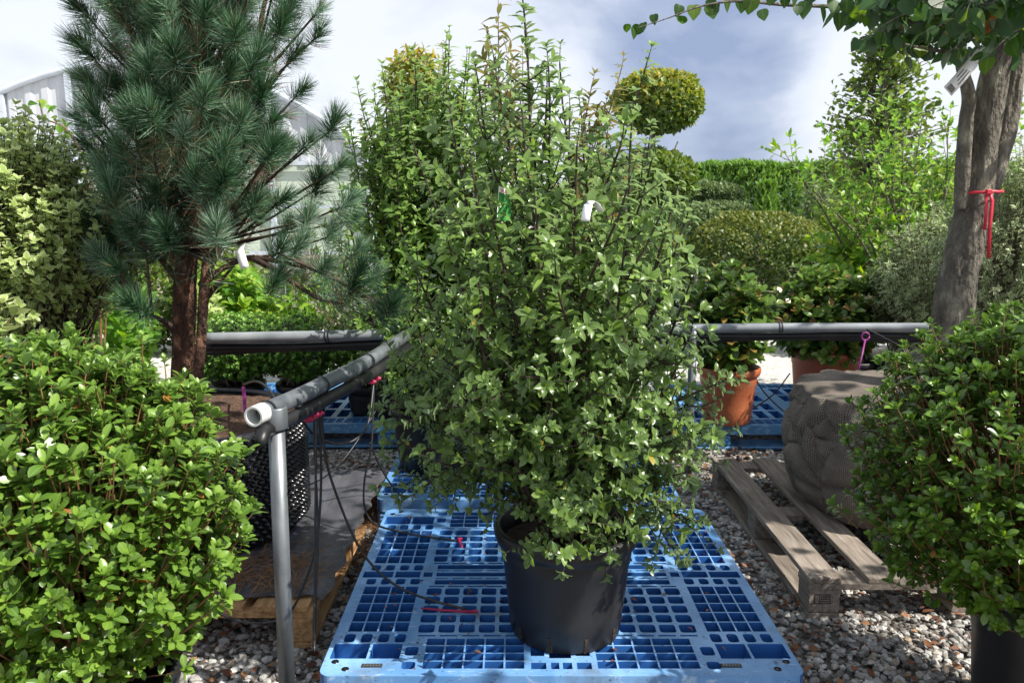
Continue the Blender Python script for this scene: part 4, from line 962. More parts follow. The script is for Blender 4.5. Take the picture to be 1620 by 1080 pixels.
# --- generic background plants
def clump_plant(name, label, cat, base, crown_c, rad, n, ml, template, size, seed, twig='twig_brown', pot=None, potm='black_plastic', group=None, ln=(.08, .16), sp=.5, up=.5, ws=1., hollow=.5, lumpa=.16, tip=4, trunk=True, wires=0, potr=None, boxy=0):
    random.seed(seed)
    t = thing(name, label, cat, base, group)
    if pot: round_pot(t, base, pot[0], pot[1], M[potm])
    c = Vector(crown_c); L = Leaves(); S = MB(); b0 = Vector(base) + Vector((0, 0, (pot[1] - .04) if pot else 0))
    for k in range(n):
        d = rv().normalized()
        lump = 1 + lumpa * mnoise.noise(d * 2.2 + Vector((seed, 0, 0))) * 1.6 + lumpa * .5 * mnoise.noise(d * 5)
        rr = (hollow + (1 - hollow) * random.random() ** .5) * lump
        dd = Vector(d)
        if boxy:
            m_ = max(abs(d.x), abs(d.y), abs(d.z)); dd = d * (1 - boxy) + d / m_ * boxy
        e = c + Vector((dd.x * rad[0], dd.y * rad[1], dd.z * rad[2])) * rr
        l_ = random.uniform(*ln); out = ((e - b0).normalized() * .5 + d * .6 + Vector((0, 0, up))).normalized()
        shoot(L, S, e - out * l_, out + rv(.12), l_, .0022, size, size * sp, tip=tip, seg=4, sd=3, r1=.001, start=.1)
        if trunk and k % 6 == 0: S.tube([b0 + rv(.02), b0.lerp(e - out * l_, .55) + rv(.03), e - out * l_], [.009, .005, .002], 5, cap=False)
    S.build('stems', M[twig], t); L.build('foliage', template, ml, t, ws); return t

def at(u, v, Y): return P(u, v, Y)
VW = 'cream edged variegated shrubs'
c = at(22, 375, 2.62)
clump_plant('variegated_shrub', 'large pale shrub with cream edged leaves at the left edge behind the azalea', 'shrub', (-1.76, 2.62, 0), c, (.40, .34, .41), 1900, M['l_varieg'], T_ELL, .027, 41, 'twig_dark', (.15, .35), group=VW, ws=1.5, hollow=.4, ln=(.07, .16), sp=.4, up=.25)
c = at(1625, 390, 3.75)
clump_plant('variegated_shrub', 'dense grey green shrub with cream edged leaves right of the ribboned trunk', 'shrub', (c.x, 3.85, 0), c, (.42, .4, .56), 1100, M['l_varieg2'], T_ELL, .032, 42, 'twig_grey', (.2, .3), group=VW, hollow=.4, ln=(.07, .15), sp=.4, ws=1.15, up=.2)
c = at(1470, 455, 4.3)
clump_plant('variegated_shrub', 'shaded cream edged shrub left of the ribboned trunk above the pipe rail', 'shrub', (c.x, 4.4, 0), c, (.33, .34, .42), 800, M['l_varieg2'], T_ELL, .032, 43, 'twig_grey', (.18, .3), group=VW, hollow=.45, ln=(.07, .14), sp=.42, ws=1.15, up=.2)
c = at(325, 490, 4.9)
clump_plant('variegated_shrub', 'small cream variegated shrub seen just right of the pine trunk', 'shrub', (c.x, 4.9, 0), c, (.12, .15, .14), 60, M['l_varieg'], T_ELL, .07, 44, 'twig_grey', (.12, .35), group=VW, ws=1.1)
c = at(-18, 492, 2.0)
clump_plant('variegated_shrub', 'cream leaved sprig at the left edge just above the bright azalea', 'shrub', (c.x - .1, 2.0, 0), c, (.06, .07, .03), 11, M['l_varieg'], T_ELL, .05, 45, 'twig_brown', (.14, .3), group=VW, ws=1.1, lumpa=.05)
# sparse twiggy shrub with a shoot against the tunnel wall
random.seed(50)
c = at(130, 300, 3.7); tw_ = thing('twiggy_shrub', 'thin leafy shoot standing up against the white tunnel wall', 'shrub', (c.x, 3.7, 0))
round_pot(tw_, (c.x, 3.7, 0), .15, .3, M['black_plastic']); S = MB(); L = Leaves()
q = polyline([(c.x, 3.7, .26), at(150, 330, 3.7), at(112, 214, 3.7), at(72, 188, 3.68), at(62, 160, 3.66)], 5); S.tube(q, [.008 - .006 * i / (len(q) - 1) for i in range(len(q))], 5, cap=False)
for (u, v) in ((60, 165), (66, 172), (58, 160), (75, 180), (80, 186), (84, 178), (95, 200), (92, 195), (100, 204), (72, 192)): L.add(at(u, v, 3.68), rv() + Vector((0, 0, .6)), rv() + Vector((0, -1, 1)), .055, random.random())
for (u, v, Y) in ((40, 215, 3.6), (100, 222, 3.7), (160, 240, 3.8), (25, 225, 3.6), (190, 300, 3.8)):
    e = at(u, v, Y); qq = polyline([(c.x, 3.7, .3), Vector((c.x, 3.7, .6)).lerp(e, .5), e], 4); S.tube(qq, [.006 - .004 * i / 8 for i in range(9)], 4, cap=False)
    for k in range(14): shoot(L, S, qq[4].lerp(e, k / 14), rv() + Vector((0, 0, .7)), .1, .002, .045, .03, seg=3, sd=3)
S.build('stems', M['twig_brown'], tw_); L.build('foliage', T_OBOV, M['l_bright'], tw_, 1.1)

# box shrubs behind the left rail
for i, (u, w, lab) in enumerate(((375, .25, 'clipped box shrub nearest the pine trunk, behind the left rail'), (478, .24, 'middle clipped box shrub behind the left rail'), (585, .23, 'clipped box shrub below the hanging pine tufts at the right end of the left rail'))):
    c = at(u, 560, 4.3); c.z = .53
    clump_plant('box_shrub', lab, 'shrub', (c.x, 4.3, .148), c, (w * .93, .28, .17), 950, M['l_box'], T_ROUND, .02, 60 + i, 'twig_grey', (.14, .17), group='clipped box shrubs in a row', ln=(.05, .1), hollow=.75, lumpa=.06, sp=.6, ws=1.2, boxy=.55, tip=5)
c = at(362, 465, 5.3)
clump_plant('hydrangea', 'broad leaved bright green hydrangea between the pine trunk and box shrubs', 'shrub', (c.x, 5.3, 0), c, (.24, .2, .2), 110, M['l_bright'], T_ELL, .1, 65, 'twig_brown', (.18, .3), ws=1.35, sp=.5)
c = at(470, 455, 5.6)
clump_plant('hydrangea', 'low bright green shrub below the beige wall at the right of the pine branch', 'shrub', (c.x, 5.6, 0), Vector((c.x, 5.6, .62)), (.4, .25, .2), 140, M['l_bright'], T_ELL, .07, 66, 'twig_brown', (.18, .3), ws=1.2, sp=.5)

# terracotta pots with leathery shrubs
TG = 'leathery leaved shrubs in terracotta pots'
c = at(1148, 505, 4.1)
clump_plant('terracotta_potted_shrub', 'bronze tipped leathery shrub in the fully visible terracotta pot on the right blue pallet', 'potted shrub', (at(1150, 640, 4.1).x, 4.1, .149), c, (.25, .25, .27), 480, M['l_redtip'], T_OBOV, .066, 71, 'twig_brown', (.155, .3), 'terracotta', group=TG, ws=1.4, hollow=.3)
c = at(1315, 500, 4.62)
clump_plant('terracotta_potted_shrub', 'leathery shrub in a terracotta pot right behind the wrapped root ball', 'potted shrub', (at(1300, 640, 4.62).x, 4.62, .149), c, (.4, .3, .27), 720, M['l_redtip'], T_OBOV, .07, 72, 'twig_brown', (.2, .3), 'terracotta', group=TG, ws=1.4, hollow=.3)
c = at(1350, 430, 5.1)
clump_plant('hydrangea', 'fresh green broad leaved plant left of the tree trunk, above the leathery shrubs', 'shrub', (c.x, 5.1, 0), c, (.3, .25, .28), 160, M['l_bright'], T_ELL, .085, 73, 'twig_brown', (.2, .3), ws=1.3)
# airy bright shrub
random.seed(80)
b = at(1420, 600, 5.0); b.z = 0
ab_ = thing('airy_shrub', 'loose bright green shrub with pale arching branches left of the tree trunk', 'shrub', b); round_pot(ab_, b, .22, .35, M['black_plastic'])
L = Leaves(); S = MB(); o = Vector((b.x, b.y, .3))
for (u, v, Y) in ((1240, 240, 4.8), (1300, 270, 4.9), (1285, 300, 4.7), (1320, 225, 5), (1350, 200, 5.1), (1400, 170, 5), (1430, 205, 4.9), (1460, 180, 5.2), (1500, 200, 5), (1510, 250, 5), (1340, 320, 4.8), (1380, 260, 4.8), (1450, 270, 4.8), (1310, 350, 5), (1480, 320, 5), (1600, 230, 5.2), (1420, 230, 5.3), (1540, 180, 5.4), (1380, 215, 5.3), (1615, 170, 5.3), (1350, 290, 5.2), (1420, 320, 4.7)):
    e = at(u, v, Y); m_ = o.lerp(e, .55) + Vector((0, 0, .16)) + rv(.05); q = polyline([o, m_, e], 7); n_ = len(q)
    S.tube(q, [.013 - .011 * i / (n_ - 1) for i in range(n_)], 5, cap=False)
    for j in range(14):
        f = .35 + .65 * (j + random.random()) / 14; i = min(int(f * (n_ - 1)), n_ - 2); pt = q[i].lerp(q[i + 1], f * (n_ - 1) - i)
        shoot(L, S, pt, (q[i + 1] - q[i]).normalized() + rv(.6), random.uniform(.08, .22), .0028, .058, .034, seg=4, sd=3, rnd=lambda fr: random.random())
S.build('stems', M['twig_grey'], ab_); L.build('foliage', T_ELL, M['l_bright'], ab_, 1.)

# far plants: leaves scattered through a crown volume
def crown_bulk(L, c, rad, n, size, shell=.8, lump=.08, up=.4, rs=1., flat=0, gap=0):
    d = rng.normal(size=(n, 3)); d /= np.linalg.norm(d, axis=1, keepdims=True)
    ph = rng.uniform(0, 6, 6)
    lm = 1 + lump * (np.sin(d[:, 0] * 5 + ph[0]) * np.sin(d[:, 1] * 5 + ph[1]) + .7 * np.sin(d[:, 2] * 9 + ph[2]) * np.sin(d[:, 0] * 11 + ph[3]))
    r = (shell + (1 - shell) * rng.random(n) ** .6) * lm + rng.normal(0, .012, n)
    if gap:
        g = np.sin(d[:, 0] * 7 + ph[4]) * np.sin(d[:, 2] * 8 + ph[5]) + .6 * np.sin(d[:, 1] * 13 + ph[1]); keep = g > -gap; d = d[keep]; r = r[keep]; n = len(d)
    p = np.array(c) + d * r[:, None] * np.array(rad)
    if flat: 
        zc = c[2] - rad[2] * flat; k2 = p[:, 2] > zc; p, d = p[k2], d[k2]; n = len(p)
    dr = d * .8 + rng.normal(0, .6, (n, 3)) + np.array([0, 0, up]); nn = d + rng.normal(0, .6, (n, 3)) + np.array([0, 0, .5])
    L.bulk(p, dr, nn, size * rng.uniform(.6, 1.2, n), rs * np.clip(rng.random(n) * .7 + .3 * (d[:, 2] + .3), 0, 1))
def far_tree(name, label, cat, base, crowns, ml, size, trunk_r=.05, group=None, bark='bark_grey', template=T_FAR, ws=1.2, limbs=True, up=.4):
    t = thing(name, label, cat, base, group); L = Leaves(); S = MB()
    top = max(c[2] + r[2] * .5 for c, r, *_ in crowns)
    cx = np.mean([c[0] for c, *_ in crowns]); 
    S.tube(polyline([base, (base[0] * .5 + cx * .5, base[1], base[2] + (top - base[2]) * .5), (cx, base[1], top)], 4), [trunk_r - trunk_r * .7 * i / 8 for i in range(9)], 8, rough=.2, cap=False)
    for ic, (c, r, n, sh, lp) in enumerate(crowns):
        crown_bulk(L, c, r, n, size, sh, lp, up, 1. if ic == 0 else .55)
        if limbs:
            for k in range(10):
                e = Vector(c) + Vector([random.gauss(0, .5) * q for q in r]); S.tube([(cx, base[1], c[2] - r[2] * .9), Vector(c).lerp(e, .5) - Vector((0, 0, r[2] * .3)), e], [trunk_r * .35, trunk_r * .2, .006], 5, cap=False)
    S.build('trunk', M[bark], t); L.build('crown', template, ml, t, ws); return t
random.seed(90)
a = at(1040, 162, 7.2); a2 = at(1035, 285, 7.2)
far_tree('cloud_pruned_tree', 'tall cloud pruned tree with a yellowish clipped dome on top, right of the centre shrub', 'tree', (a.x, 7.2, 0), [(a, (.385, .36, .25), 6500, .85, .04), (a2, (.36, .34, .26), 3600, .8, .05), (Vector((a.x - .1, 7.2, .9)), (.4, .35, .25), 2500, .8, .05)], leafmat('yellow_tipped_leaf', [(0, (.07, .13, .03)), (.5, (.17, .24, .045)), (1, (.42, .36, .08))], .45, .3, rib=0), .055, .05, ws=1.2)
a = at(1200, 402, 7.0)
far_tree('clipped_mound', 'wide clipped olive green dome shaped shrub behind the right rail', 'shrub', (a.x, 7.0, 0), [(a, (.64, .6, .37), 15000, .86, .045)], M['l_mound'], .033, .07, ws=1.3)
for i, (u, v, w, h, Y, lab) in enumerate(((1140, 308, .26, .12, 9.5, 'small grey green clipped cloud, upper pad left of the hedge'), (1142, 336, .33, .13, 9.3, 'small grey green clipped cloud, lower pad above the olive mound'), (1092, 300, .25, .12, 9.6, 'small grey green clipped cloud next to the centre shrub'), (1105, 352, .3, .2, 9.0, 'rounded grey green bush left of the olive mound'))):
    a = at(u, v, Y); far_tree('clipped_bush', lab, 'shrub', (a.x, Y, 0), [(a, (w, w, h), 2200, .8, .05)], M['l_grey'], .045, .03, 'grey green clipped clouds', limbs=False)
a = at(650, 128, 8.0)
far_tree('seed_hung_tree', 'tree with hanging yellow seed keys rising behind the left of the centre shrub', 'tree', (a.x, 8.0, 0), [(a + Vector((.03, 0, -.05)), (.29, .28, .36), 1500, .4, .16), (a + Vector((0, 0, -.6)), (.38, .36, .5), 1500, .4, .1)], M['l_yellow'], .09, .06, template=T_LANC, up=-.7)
random.seed(91)
# open conical tree
t = thing('conical_tree', 'tall open crowned tree seen against the sky above the airy shrub', 'tree', (at(1388, 300, 9).x, 9.0, 0)); L = Leaves(); S = MB(); tx = at(1388, 300, 9).x
S.tube([(tx, 9, 0), (tx + .03, 9, 1.4), (tx - .02, 9, 2.3), (tx + .04, 9, 3.25)], [.09, .07, .045, .012], 9, rough=.2)
for k in range(400):
    f = random.random(); z = 1.0 + 2.25 * f; w = .62 * min(1, (1 - f) * 1.9) ** .65 + .05; an = random.uniform(0, 6.28)
    e = Vector((tx + math.cos(an) * w * random.uniform(.3, 1.05), 9 + math.sin(an) * w, z + .12)); o = Vector((tx, 9, z - .1))
    S.tube([o, o.lerp(e, .5) + Vector((0, 0, .02)), e], [.012, .007, .003], 4, cap=False)
    for j in range(10):
        q = o.lerp(e, random.uniform(.35, 1.05)) + rv(.045); L.add(q, rv() + (e - o), rv() + Vector((0, 0, 1)), random.uniform(.05, .085), random.random())
S.build('trunk', M['bark_grey'], t); L.build('crown', T_FAR, M['l_far'], t, 1.3)
# tree behind the conifer, dark small trees on the right
a = at(1290, 340, 10.5); far_tree('small_standard_tree', 'small pale stemmed tree standing before the conifer hedge', 'tree', (a.x, 10.5, 0), [(a + Vector((0, 0, .08)), (.22, .22, .3), 500, .4, .1)], M['l_grey'], .07, .025)
a = at(1345, 400, 8.0); far_tree('dark_bush', 'dark rounded bush between the olive mound and the airy shrub', 'shrub', (a.x, 8, 0), [(a, (.5, .45, .5), 5000, .6, .1)], M['l_far'], .06, .05)
a = at(1212, 322, 13.5)
t = thing('upright_juniper', 'narrow upright juniper standing before the conifer hedge', 'tree', (a.x, 13.5, 0)); L = Leaves()
n = 1800; f = rng.random(n) ** .7; h = .2 + 1.45 * f; w = .26 * (1 - .55 * f) * np.sqrt(rng.random(n)); an = rng.uniform(0, 6.28, n)
L.bulk(np.stack([a.x + w * np.cos(an), 13.5 + w * np.sin(an), h], -1), np.stack([.25 * np.cos(an), .25 * np.sin(an), np.ones(n)], -1) + rng.normal(0, .15, (n, 3)), rng.normal(size=(n, 3)), rng.uniform(.08, .18, n), rng.random(n))
S = MB(); S.tube([(a.x, 13.5, 0), (a.x, 13.5, 1.2)], [.04, .015], 6); S.build('trunk', M['bark_grey'], t); L.build('foliage', T_LANC, M['l_hedge'], t, .8)
# conifer hedge
t = thing('conifer_hedge', 'tall clipped conifer hedge with feathery top along the far side', 'hedge', (6.5, 17, 0)); L = Leaves()
n = 110000; x = rng.uniform(1.2, 15, n); top = 2.03 + .025 * np.sin(x * 3) + .02 * np.sin(x * 11); z = rng.random(n) ** .75 * top + .3
face = rng.random(n) < .7; y = np.where(face, 16.5 + rng.normal(0, .12, n) + .05 * np.sin(x * 4 + z * 5), rng.uniform(16.4, 17.6, n)); z = np.where(face, z, top + rng.normal(0, .06, n))
z = np.minimum(z, top + .1)
L.bulk(np.stack([x, y, z], -1), np.stack([rng.normal(0, .4, n), rng.normal(-.25, .4, n), rng.uniform(.3, 1.2, n)], -1), rng.normal(size=(n, 3)) + np.array([0, -1, .3]), rng.uniform(.06, .15, n), np.clip(rng.random(n) * .7 + .3 * (z > top - .2), 0, 1))
S = MB()
for k in range(18):
    xx = 1.4 + k * .78; S.tube([(xx, 17, 0), (xx, 17, 1.8)], [.06, .02], 6)
S.build('trunks', M['bark_grey'], t); L.build('foliage', T_LANC, M['l_hedge'], t, 1.1)
# low dark planting behind, closing the view under the crowns
def low_row(label, x0, x1, y, h, n, ml, seed, sz=.06):
    t = thing('low_shrub_row', label, 'shrubs', ((x0 + x1) / 2, y, 0)); L = Leaves(); S = MB()
    k = max(2, int((x1 - x0) / .5))
    for i in range(k):
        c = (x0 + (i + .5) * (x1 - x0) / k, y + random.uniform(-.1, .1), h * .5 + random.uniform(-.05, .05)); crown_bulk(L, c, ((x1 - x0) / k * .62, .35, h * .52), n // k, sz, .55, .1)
        S.tube([(c[0], c[1], 0), c], [.02, .008], 5)
    S.build('stems', M['twig_grey'], t); L.build('foliage', T_FAR, ml, t, 1.3)
low_row('mixed green shrubs in front of the white tunnel behind the rail', -3.6, -2.2, 6.9, .9, 6000, M['l_far'], 1)
low_row('row of dark shrubs under the conifer hedge and behind the olive mound', .4, 4.6, 9.9, .95, 14000, M['l_far'], 2, .07)
low_row('green shrubs at the far right behind the tree trunk', 3.3, 6.2, 6.6, 1.5, 12000, M['l_far'], 3, .07)
low_row('green shrubs far left beside the pale variegated shrub', -4.6, -2.6, 5.4, .95, 7000, M['l_bright'], 4, .07)

# ------------------------------------------------------------------ polytunnel
tun = thing('polytunnel', 'long white arched polytunnel greenhouse with corrugated end wall behind the pine', 'greenhouse', (-4.15, 14, 0))
TY = 9.0; CX = -4.15; HW = 2.55; RT = 3.75; ZC = 2.86 - RT; EAV = ZC + math.sqrt(RT * RT - HW * HW)
def az(x): return ZC + math.sqrt(max(0, RT * RT - (x - CX) ** 2))
mb = MB(); n = 340
xs = [CX - HW + 2 * HW * i / n for i in range(n + 1)]
vs = []; 
for x in xs:
    yy = TY + .008 * (1 if math.sin(x * 2 * math.pi / .19) > 0 else -1) * min(1, abs(math.sin(x * 2 * math.pi / .19)) * 3); vs += [(x, yy, 1.78), (x, yy, az(x) - .02)]
mb.add(vs, [(2 * i, 2 * i + 2, 2 * i + 3, 2 * i + 1) for i in range(n)]); mb.build('corrugated_gable', M['polycarb'], tun)
mb = MB(); mb.box((CX - HW, TY + .02, .78), (CX + HW, TY + .04, 1.78)); mb.build('lower_film', M['film'], tun)
mb = MB(); mb.box((CX - HW, TY + .01, 0), (CX + HW, TY + .05, .775)); mb.build('base_wall', M['beige'], tun)
mb = MB()
mb.tube([(x, TY - .03, az(x)) for x in xs[::6]] + [(xs[-1], TY - .03, az(xs[-1]))], .035, 8)
for x in (CX - HW, CX - 1.5, CX - .75, CX + .5, CX + 1.45, CX + HW - .02): mb.box((x - .03, TY - .05, 0), (x + .03, TY - .018, az(x) - .03))
for z in (1.78, .78, 1.3): mb.box((CX - HW, TY - .045, z - .02), (CX + HW, TY - .019, z + .02))
mb.build('frame', M['alu'], tun)
mb = MB(); mb.box((CX + HW + .03, TY - .05, 0), (CX + HW + .07, TY - .015, EAV)); mb.build('green_post', M['greenframe'], tun)
mb = MB(); vs = []
for Yy in (TY + .05, 21):
    vs += [(x, Yy, az(x)) for x in xs[::10]]
k = len(xs[::10]); mb.add(vs, [(i, i + 1, i + 1 + k, i + k) for i in range(k - 1)], True)
mb.add([(CX + HW, TY + .06, 0), (CX + HW, 21, 0), (CX + HW, 21, EAV - .001), (CX + HW, TY + .06, EAV - .001), (CX - HW, TY + .06, 0), (CX - HW, 21, 0), (CX - HW, 21, EAV - .001), (CX - HW, TY + .06, EAV - .001)], [(0, 1, 2, 3), (4, 7, 6, 5)])
mb.build('roof_film', M['film'], tun)

# ------------------------------------------------------------------ rails, post, pipes
post = thing('steel_post', 'upright galvanised steel tube beside the front blue pallet', 'post', (-.588, 1.86, 0))
pt_ = P(437, 672, 1.86); 
mb = MB(); mb.tube([(-.588, 1.86, -.02), (pt_.x, 1.86, pt_.z)], .0205, 28); mb.build('tube', M['galv'], post)
mb = MB(); tz = P(437, 643, 1.86).z; bz = P(437, 678, 1.86).z
mb.lathe((pt_.x, 1.86, 0), [(.0205, bz), (.0265, bz), (.0285, bz + .004), (.0285, tz - .003), (.0265, tz), (.0215, tz), (.0205, tz - .03), (.001, tz - .03)], 32)
mb.tube([(pt_.x - .025, 1.86, (tz + bz) / 2), (pt_.x - .062, 1.875, (tz + bz) / 2 - .002)], .026, 20)
mb.build('clamp_fitting', M['galv'], post)
# near rail running back from the post
rail = thing('diagonal_rail', 'grey pipe rail running back from the steel post to the crossing rail', 'pipe', P(520, 620, 2.3))
ra = polyline([P(405, 657, 1.81), P(470, 628, 2.0), P(520, 603, 2.2), P(580, 572, 2.5), P(640, 532, 2.92)], 8)
mb = MB(); mb.tube(ra, .0225, 28, cap=False); mb.build('pipe', M['galv'], rail)
ax = (ra[0] - ra[1]).normalized()
mb = MB(); k = 28
def ringtube(mb, a, b, ro, ri):
    ax = (b - a).normalized(); u = perp(ax); w = ax.cross(u); vs = []
    for (c, r) in ((a, ro), (b, ro), (b, ri), (a, ri)):
        for j in range(k): vs.append(c + u * math.cos(2 * math.pi * j / k) * r + w * math.sin(2 * math.pi * j / k) * r)
    mb.add(vs, [(l * k + j, l * k + (j + 1) % k, ((l + 1) % 4) * k + (j + 1) % k, ((l + 1) % 4) * k + j) for l in range(4) for j in range(k)], True)
ringtube(mb, ra[0] + ax * .012, ra[0] - ax * .03, .0245, .0195); mb.build('white_end_sleeve', M['white_plastic'], rail, 30)
mb = MB(); ringtube(mb, ra[0] - ax * .045, ra[0] - ax * .052, .0265, .0246); mb.build('cable_tie', M['hose'], rail, 30)
for i in (14, 24): mb = MB(); d = (ra[i + 1] - ra[i]).normalized(); ringtube(mb, ra[i], ra[i] + d * .004, .0272, .0246); mb.build('cable_tie', M['hose'], rail, 30)
feed = thing('black_feed_pipe', 'thick black water pipe tied under the diagonal grey rail', 'pipe', P(520, 640, 2.3))
dn = [p + Vector((.014, 0, -.041)) for p in ra]
mb = MB(); mb.tube(dn, .0185, 20); mb.tube([dn[0] + Vector((.01, -.05, -.012)), dn[0], dn[1]], [.012, .02, .0186], 16); mb.build('pipe', M['black_plastic'], feed)
for i in (9, 10, 11, 12, 24, 25):
    mb = MB(); p = dn[i]; mb.box((p.x - .008, p.y - .006, p.z - .034), (p.x + .01, p.y + .006, p.z - .017), rnd=.5, bev=.003); mb.tube([p + Vector((-.012, 0, -.026)), p + Vector((.016, 0, -.026))], .0045, 8); mb.build('crimson_connector', M['magenta'], feed)
# crossing rails
def crossrail(label, pts, ties, lab2):
    t = thing('crossing_rail', label, 'pipe', pts[0], 'grey crossing rails'); mb = MB(); q = polyline(pts, 6); mb.tube(q, .0215, 24); mb.build('pipe', M['pipegrey'], t)
    for i in ties:
        for o_ in (0, .012): mb = MB(); d = (q[i + 1] - q[i]).normalized(); ringtube(mb, q[i] + d * o_, q[i] + d * (o_ + .005), .024, .0216); mb.build('cable_tie', M['hose'], t, 30)
    f = thing('black_feed_pipe', lab2, 'pipe', pts[0]); mb = MB(); mb.tube([p + Vector((0, .012, -.041)) + Vector((0, 0, .002 * math.sin(p.x * 9))) for p in q], .017, 16)
    mb.tube([p + Vector((0, .034, -.058)) + Vector((0, 0, .006 * math.sin(p.x * 6))) for p in q], .0125, 12); mb.build('pipe', M['black_plastic'], f)
crossrail('grey pipe rail crossing behind the pine trunk, left of the centre', [P(322, 535, 3.0), P(430, 533, 3.0), P(530, 531, 3.0), P(606, 529, 3.0)], [11], 'black water pipes slung under the left crossing rail')
crossrail('grey pipe rail crossing at right in front of the terracotta pots', [P(930, 523, 3.6), P(1150, 519, 3.6), P(1300, 518, 3.58), P(1420, 518, 3.55), P(1475, 518, 3.5)], [9], 'black water pipes slung under the right crossing rail')
# second post, half hidden on the right of the shrub
p2 = thing('steel_post', 'thin steel post half hidden at the right side of the large shrub', 'post', (P(1093, 700, 3.6).x, 3.6, 0)); mb = MB(); mb.tube([(P(1090, 700, 3.6).x, 3.6, 0), (P(1090, 700, 3.6).x, 3.6, .74)], .019, 16); mb.build('tube', M['galv'], p2)

# hoses
HG = 'thin black drip hoses'
def hose(label, pts, r=.0032, k=8):
    q = polyline(pts, k); mb = MB(); mb.tube(q, r, 8); o = mb.build('drip_hose', M['hose']); tag(o, label, 'hose', HG); return o
hose('straight black drip hose hanging down beside the steel post', [P(503, 625, 2.12), P(500, 700, 2.1), P(499, 800, 2.06), P(498, 900, 2.0), P(497, 1012, 1.9)])
hose('second straight black drip hose close behind the first, ending on the gravel', [P(495, 630, 2.12), P(498, 720, 2.12), P(503, 840, 2.05), P(499, 960, 1.98), P(497, 1030, 1.88)])
hose('long black drip hose arching to the crimson stake on the front pallet', [P(508, 632, 2.12), P(512, 700, 2.12), P(523, 755, 2.12), P(560, 850, 2.12), P(595, 900, 2.11), P(638, 932, 2.1), P(690, 951, 2.06), P(738, 963, 2.05)], .0038)
hose('black drip hose curving down to the small crimson stake on the front pallet', [P(592, 590, 2.7), P(588, 700, 2.62), P(577, 757, 2.6), P(577, 802, 2.6), P(593, 828, 2.58), P(634, 841, 2.56), P(678, 849, 2.55), P(726, 855, 2.53)], .0036)
hose('black drip hose looping below the diagonal rail in front of the shaded pallet', [P(478, 665, 2.35), P(498, 688, 2.4), P(530, 702, 2.45), P(560, 696, 2.5), P(582, 670, 2.55), P(592, 600, 2.65)], .004)
hose('black drip hose running to the left corner of the second pallet', [P(585, 700, 2.8), P(600, 735, 2.9), P(620, 768, 2.95), P(640, 790, 2.98)], .0036)
hose('slack black drip hose crossing behind the steel post to the fabric', [P(600, 640, 2.9), P(570, 690, 2.8), P(540, 730, 2.7), P(500, 762, 2.55), P(440, 775, 2.4)], .0026)
hose('black drip hose lying against the front edge of the orange pallet', [P(293, 928, 2.03), P(330, 960, 2.02), P(390, 984, 2.0), P(450, 975, 2.02), P(478, 930, 2.04), P(500, 860, 2.08), P(508, 760, 2.12), P(504, 640, 2.14)], .0036)
hose('black hose sagging along the left crossing rail towards the azalea', [P(440, 640, 2.2), P(425, 615, 2.4), P(405, 603, 2.6), P(385, 608, 2.8)], .004)
hose('thin black hose crossing the gap between the two terracotta pots', [P(1250, 590, 4.2), P(1225, 622, 4.2), P(1192, 645, 4.2), P(1170, 650, 4.15)], .004)
hose('second thin black hose crossing the gap between the terracotta pots', [P(1188, 585, 4.2), P(1205, 615, 4.2), P(1228, 640, 4.2), P(1255, 662, 4.2)], .004)
hose('black hose drooping from the right crossing rail over the root ball', [P(1370, 520, 3.55), P(1400, 535, 3.5), P(1430, 555, 3.4), P(1440, 600, 3.35)], .004)
def stake(label, pts, r):
    mb = MB(); mb.tube([Vector(p) for p in pts], r, 8); mb.box((pts[0][0] - .004, pts[0][1] - .004, pts[0][2] - .002), (pts[0][0] + .012, pts[0][1] + .004, pts[0][2] + .006), bev=.0015)
    o = mb.build('drip_stake', M['magenta']); tag(o, label, 'stake', 'crimson drip stakes')
stake('long crimson drip stake lying on the front pallet left of the pot', [P(750, 969, 2.04) + Vector((0, 0, .003)), P(700, 966, 2.05) + Vector((0, 0, .003)), P(666, 963, 2.06) + Vector((0, 0, .003))], [.0045, .0036, .0022])
stake('short crimson drip stake in a cell of the front pallet, further back', [P(726, 853, 2.53), P(731, 866, 2.5), P(736, 878, 2.48)], [.005, .0045, .003])
mb = MB(); a = P(1369, 532, 3.5)
mb.tube([a + Vector((math.cos(q * .7) * .018, 0, math.sin(q * .7) * .018)) for q in range(10)], .004, 6); mb.tube([a + Vector((0, 0, -.018)), P(1364, 560, 3.45), P(1358, 585, 3.4)], .004, 6); tag(mb.build('purple_hook', M['purple']), 'purple plastic hook hanging from the right crossing rail', 'hook')
mb = MB(); a = P(385, 612, 2.35); mb.box((a.x - .005, a.y, a.z - .08), (a.x + .005, a.y + .003, a.z), rot=.2); tag(mb.build('purple_stake', M['purple']), 'purple stake standing in the knobbly pot', 'stake')

# ------------------------------------------------------------------ tags, ribbons
def strip(mb, pts, w, side, th=.0008):
    """thin bent strip"""
    k = len(pts); side = Vector(side).normalized() * w / 2; vs = []
    for i, p in enumerate(pts):
        p = Vector(p); t = (Vector(pts[min(i + 1, k - 1)]) - Vector(pts[max(i - 1, 0)])).normalized(); n = t.cross(side).normalized() * th / 2
        vs += [p - side - n, p + side - n, p + side + n, p - side + n]
    fs = [(0, 1, 2, 3), (4 * k - 4, 4 * k - 1, 4 * k - 2, 4 * k - 3)]
    for i in range(k - 1):
        for j in range(4): fs.append((i * 4 + j, i * 4 + 4 + j, i * 4 + 4 + (j + 1) % 4, i * 4 + (j + 1) % 4))
    mb.add(vs, fs, True)
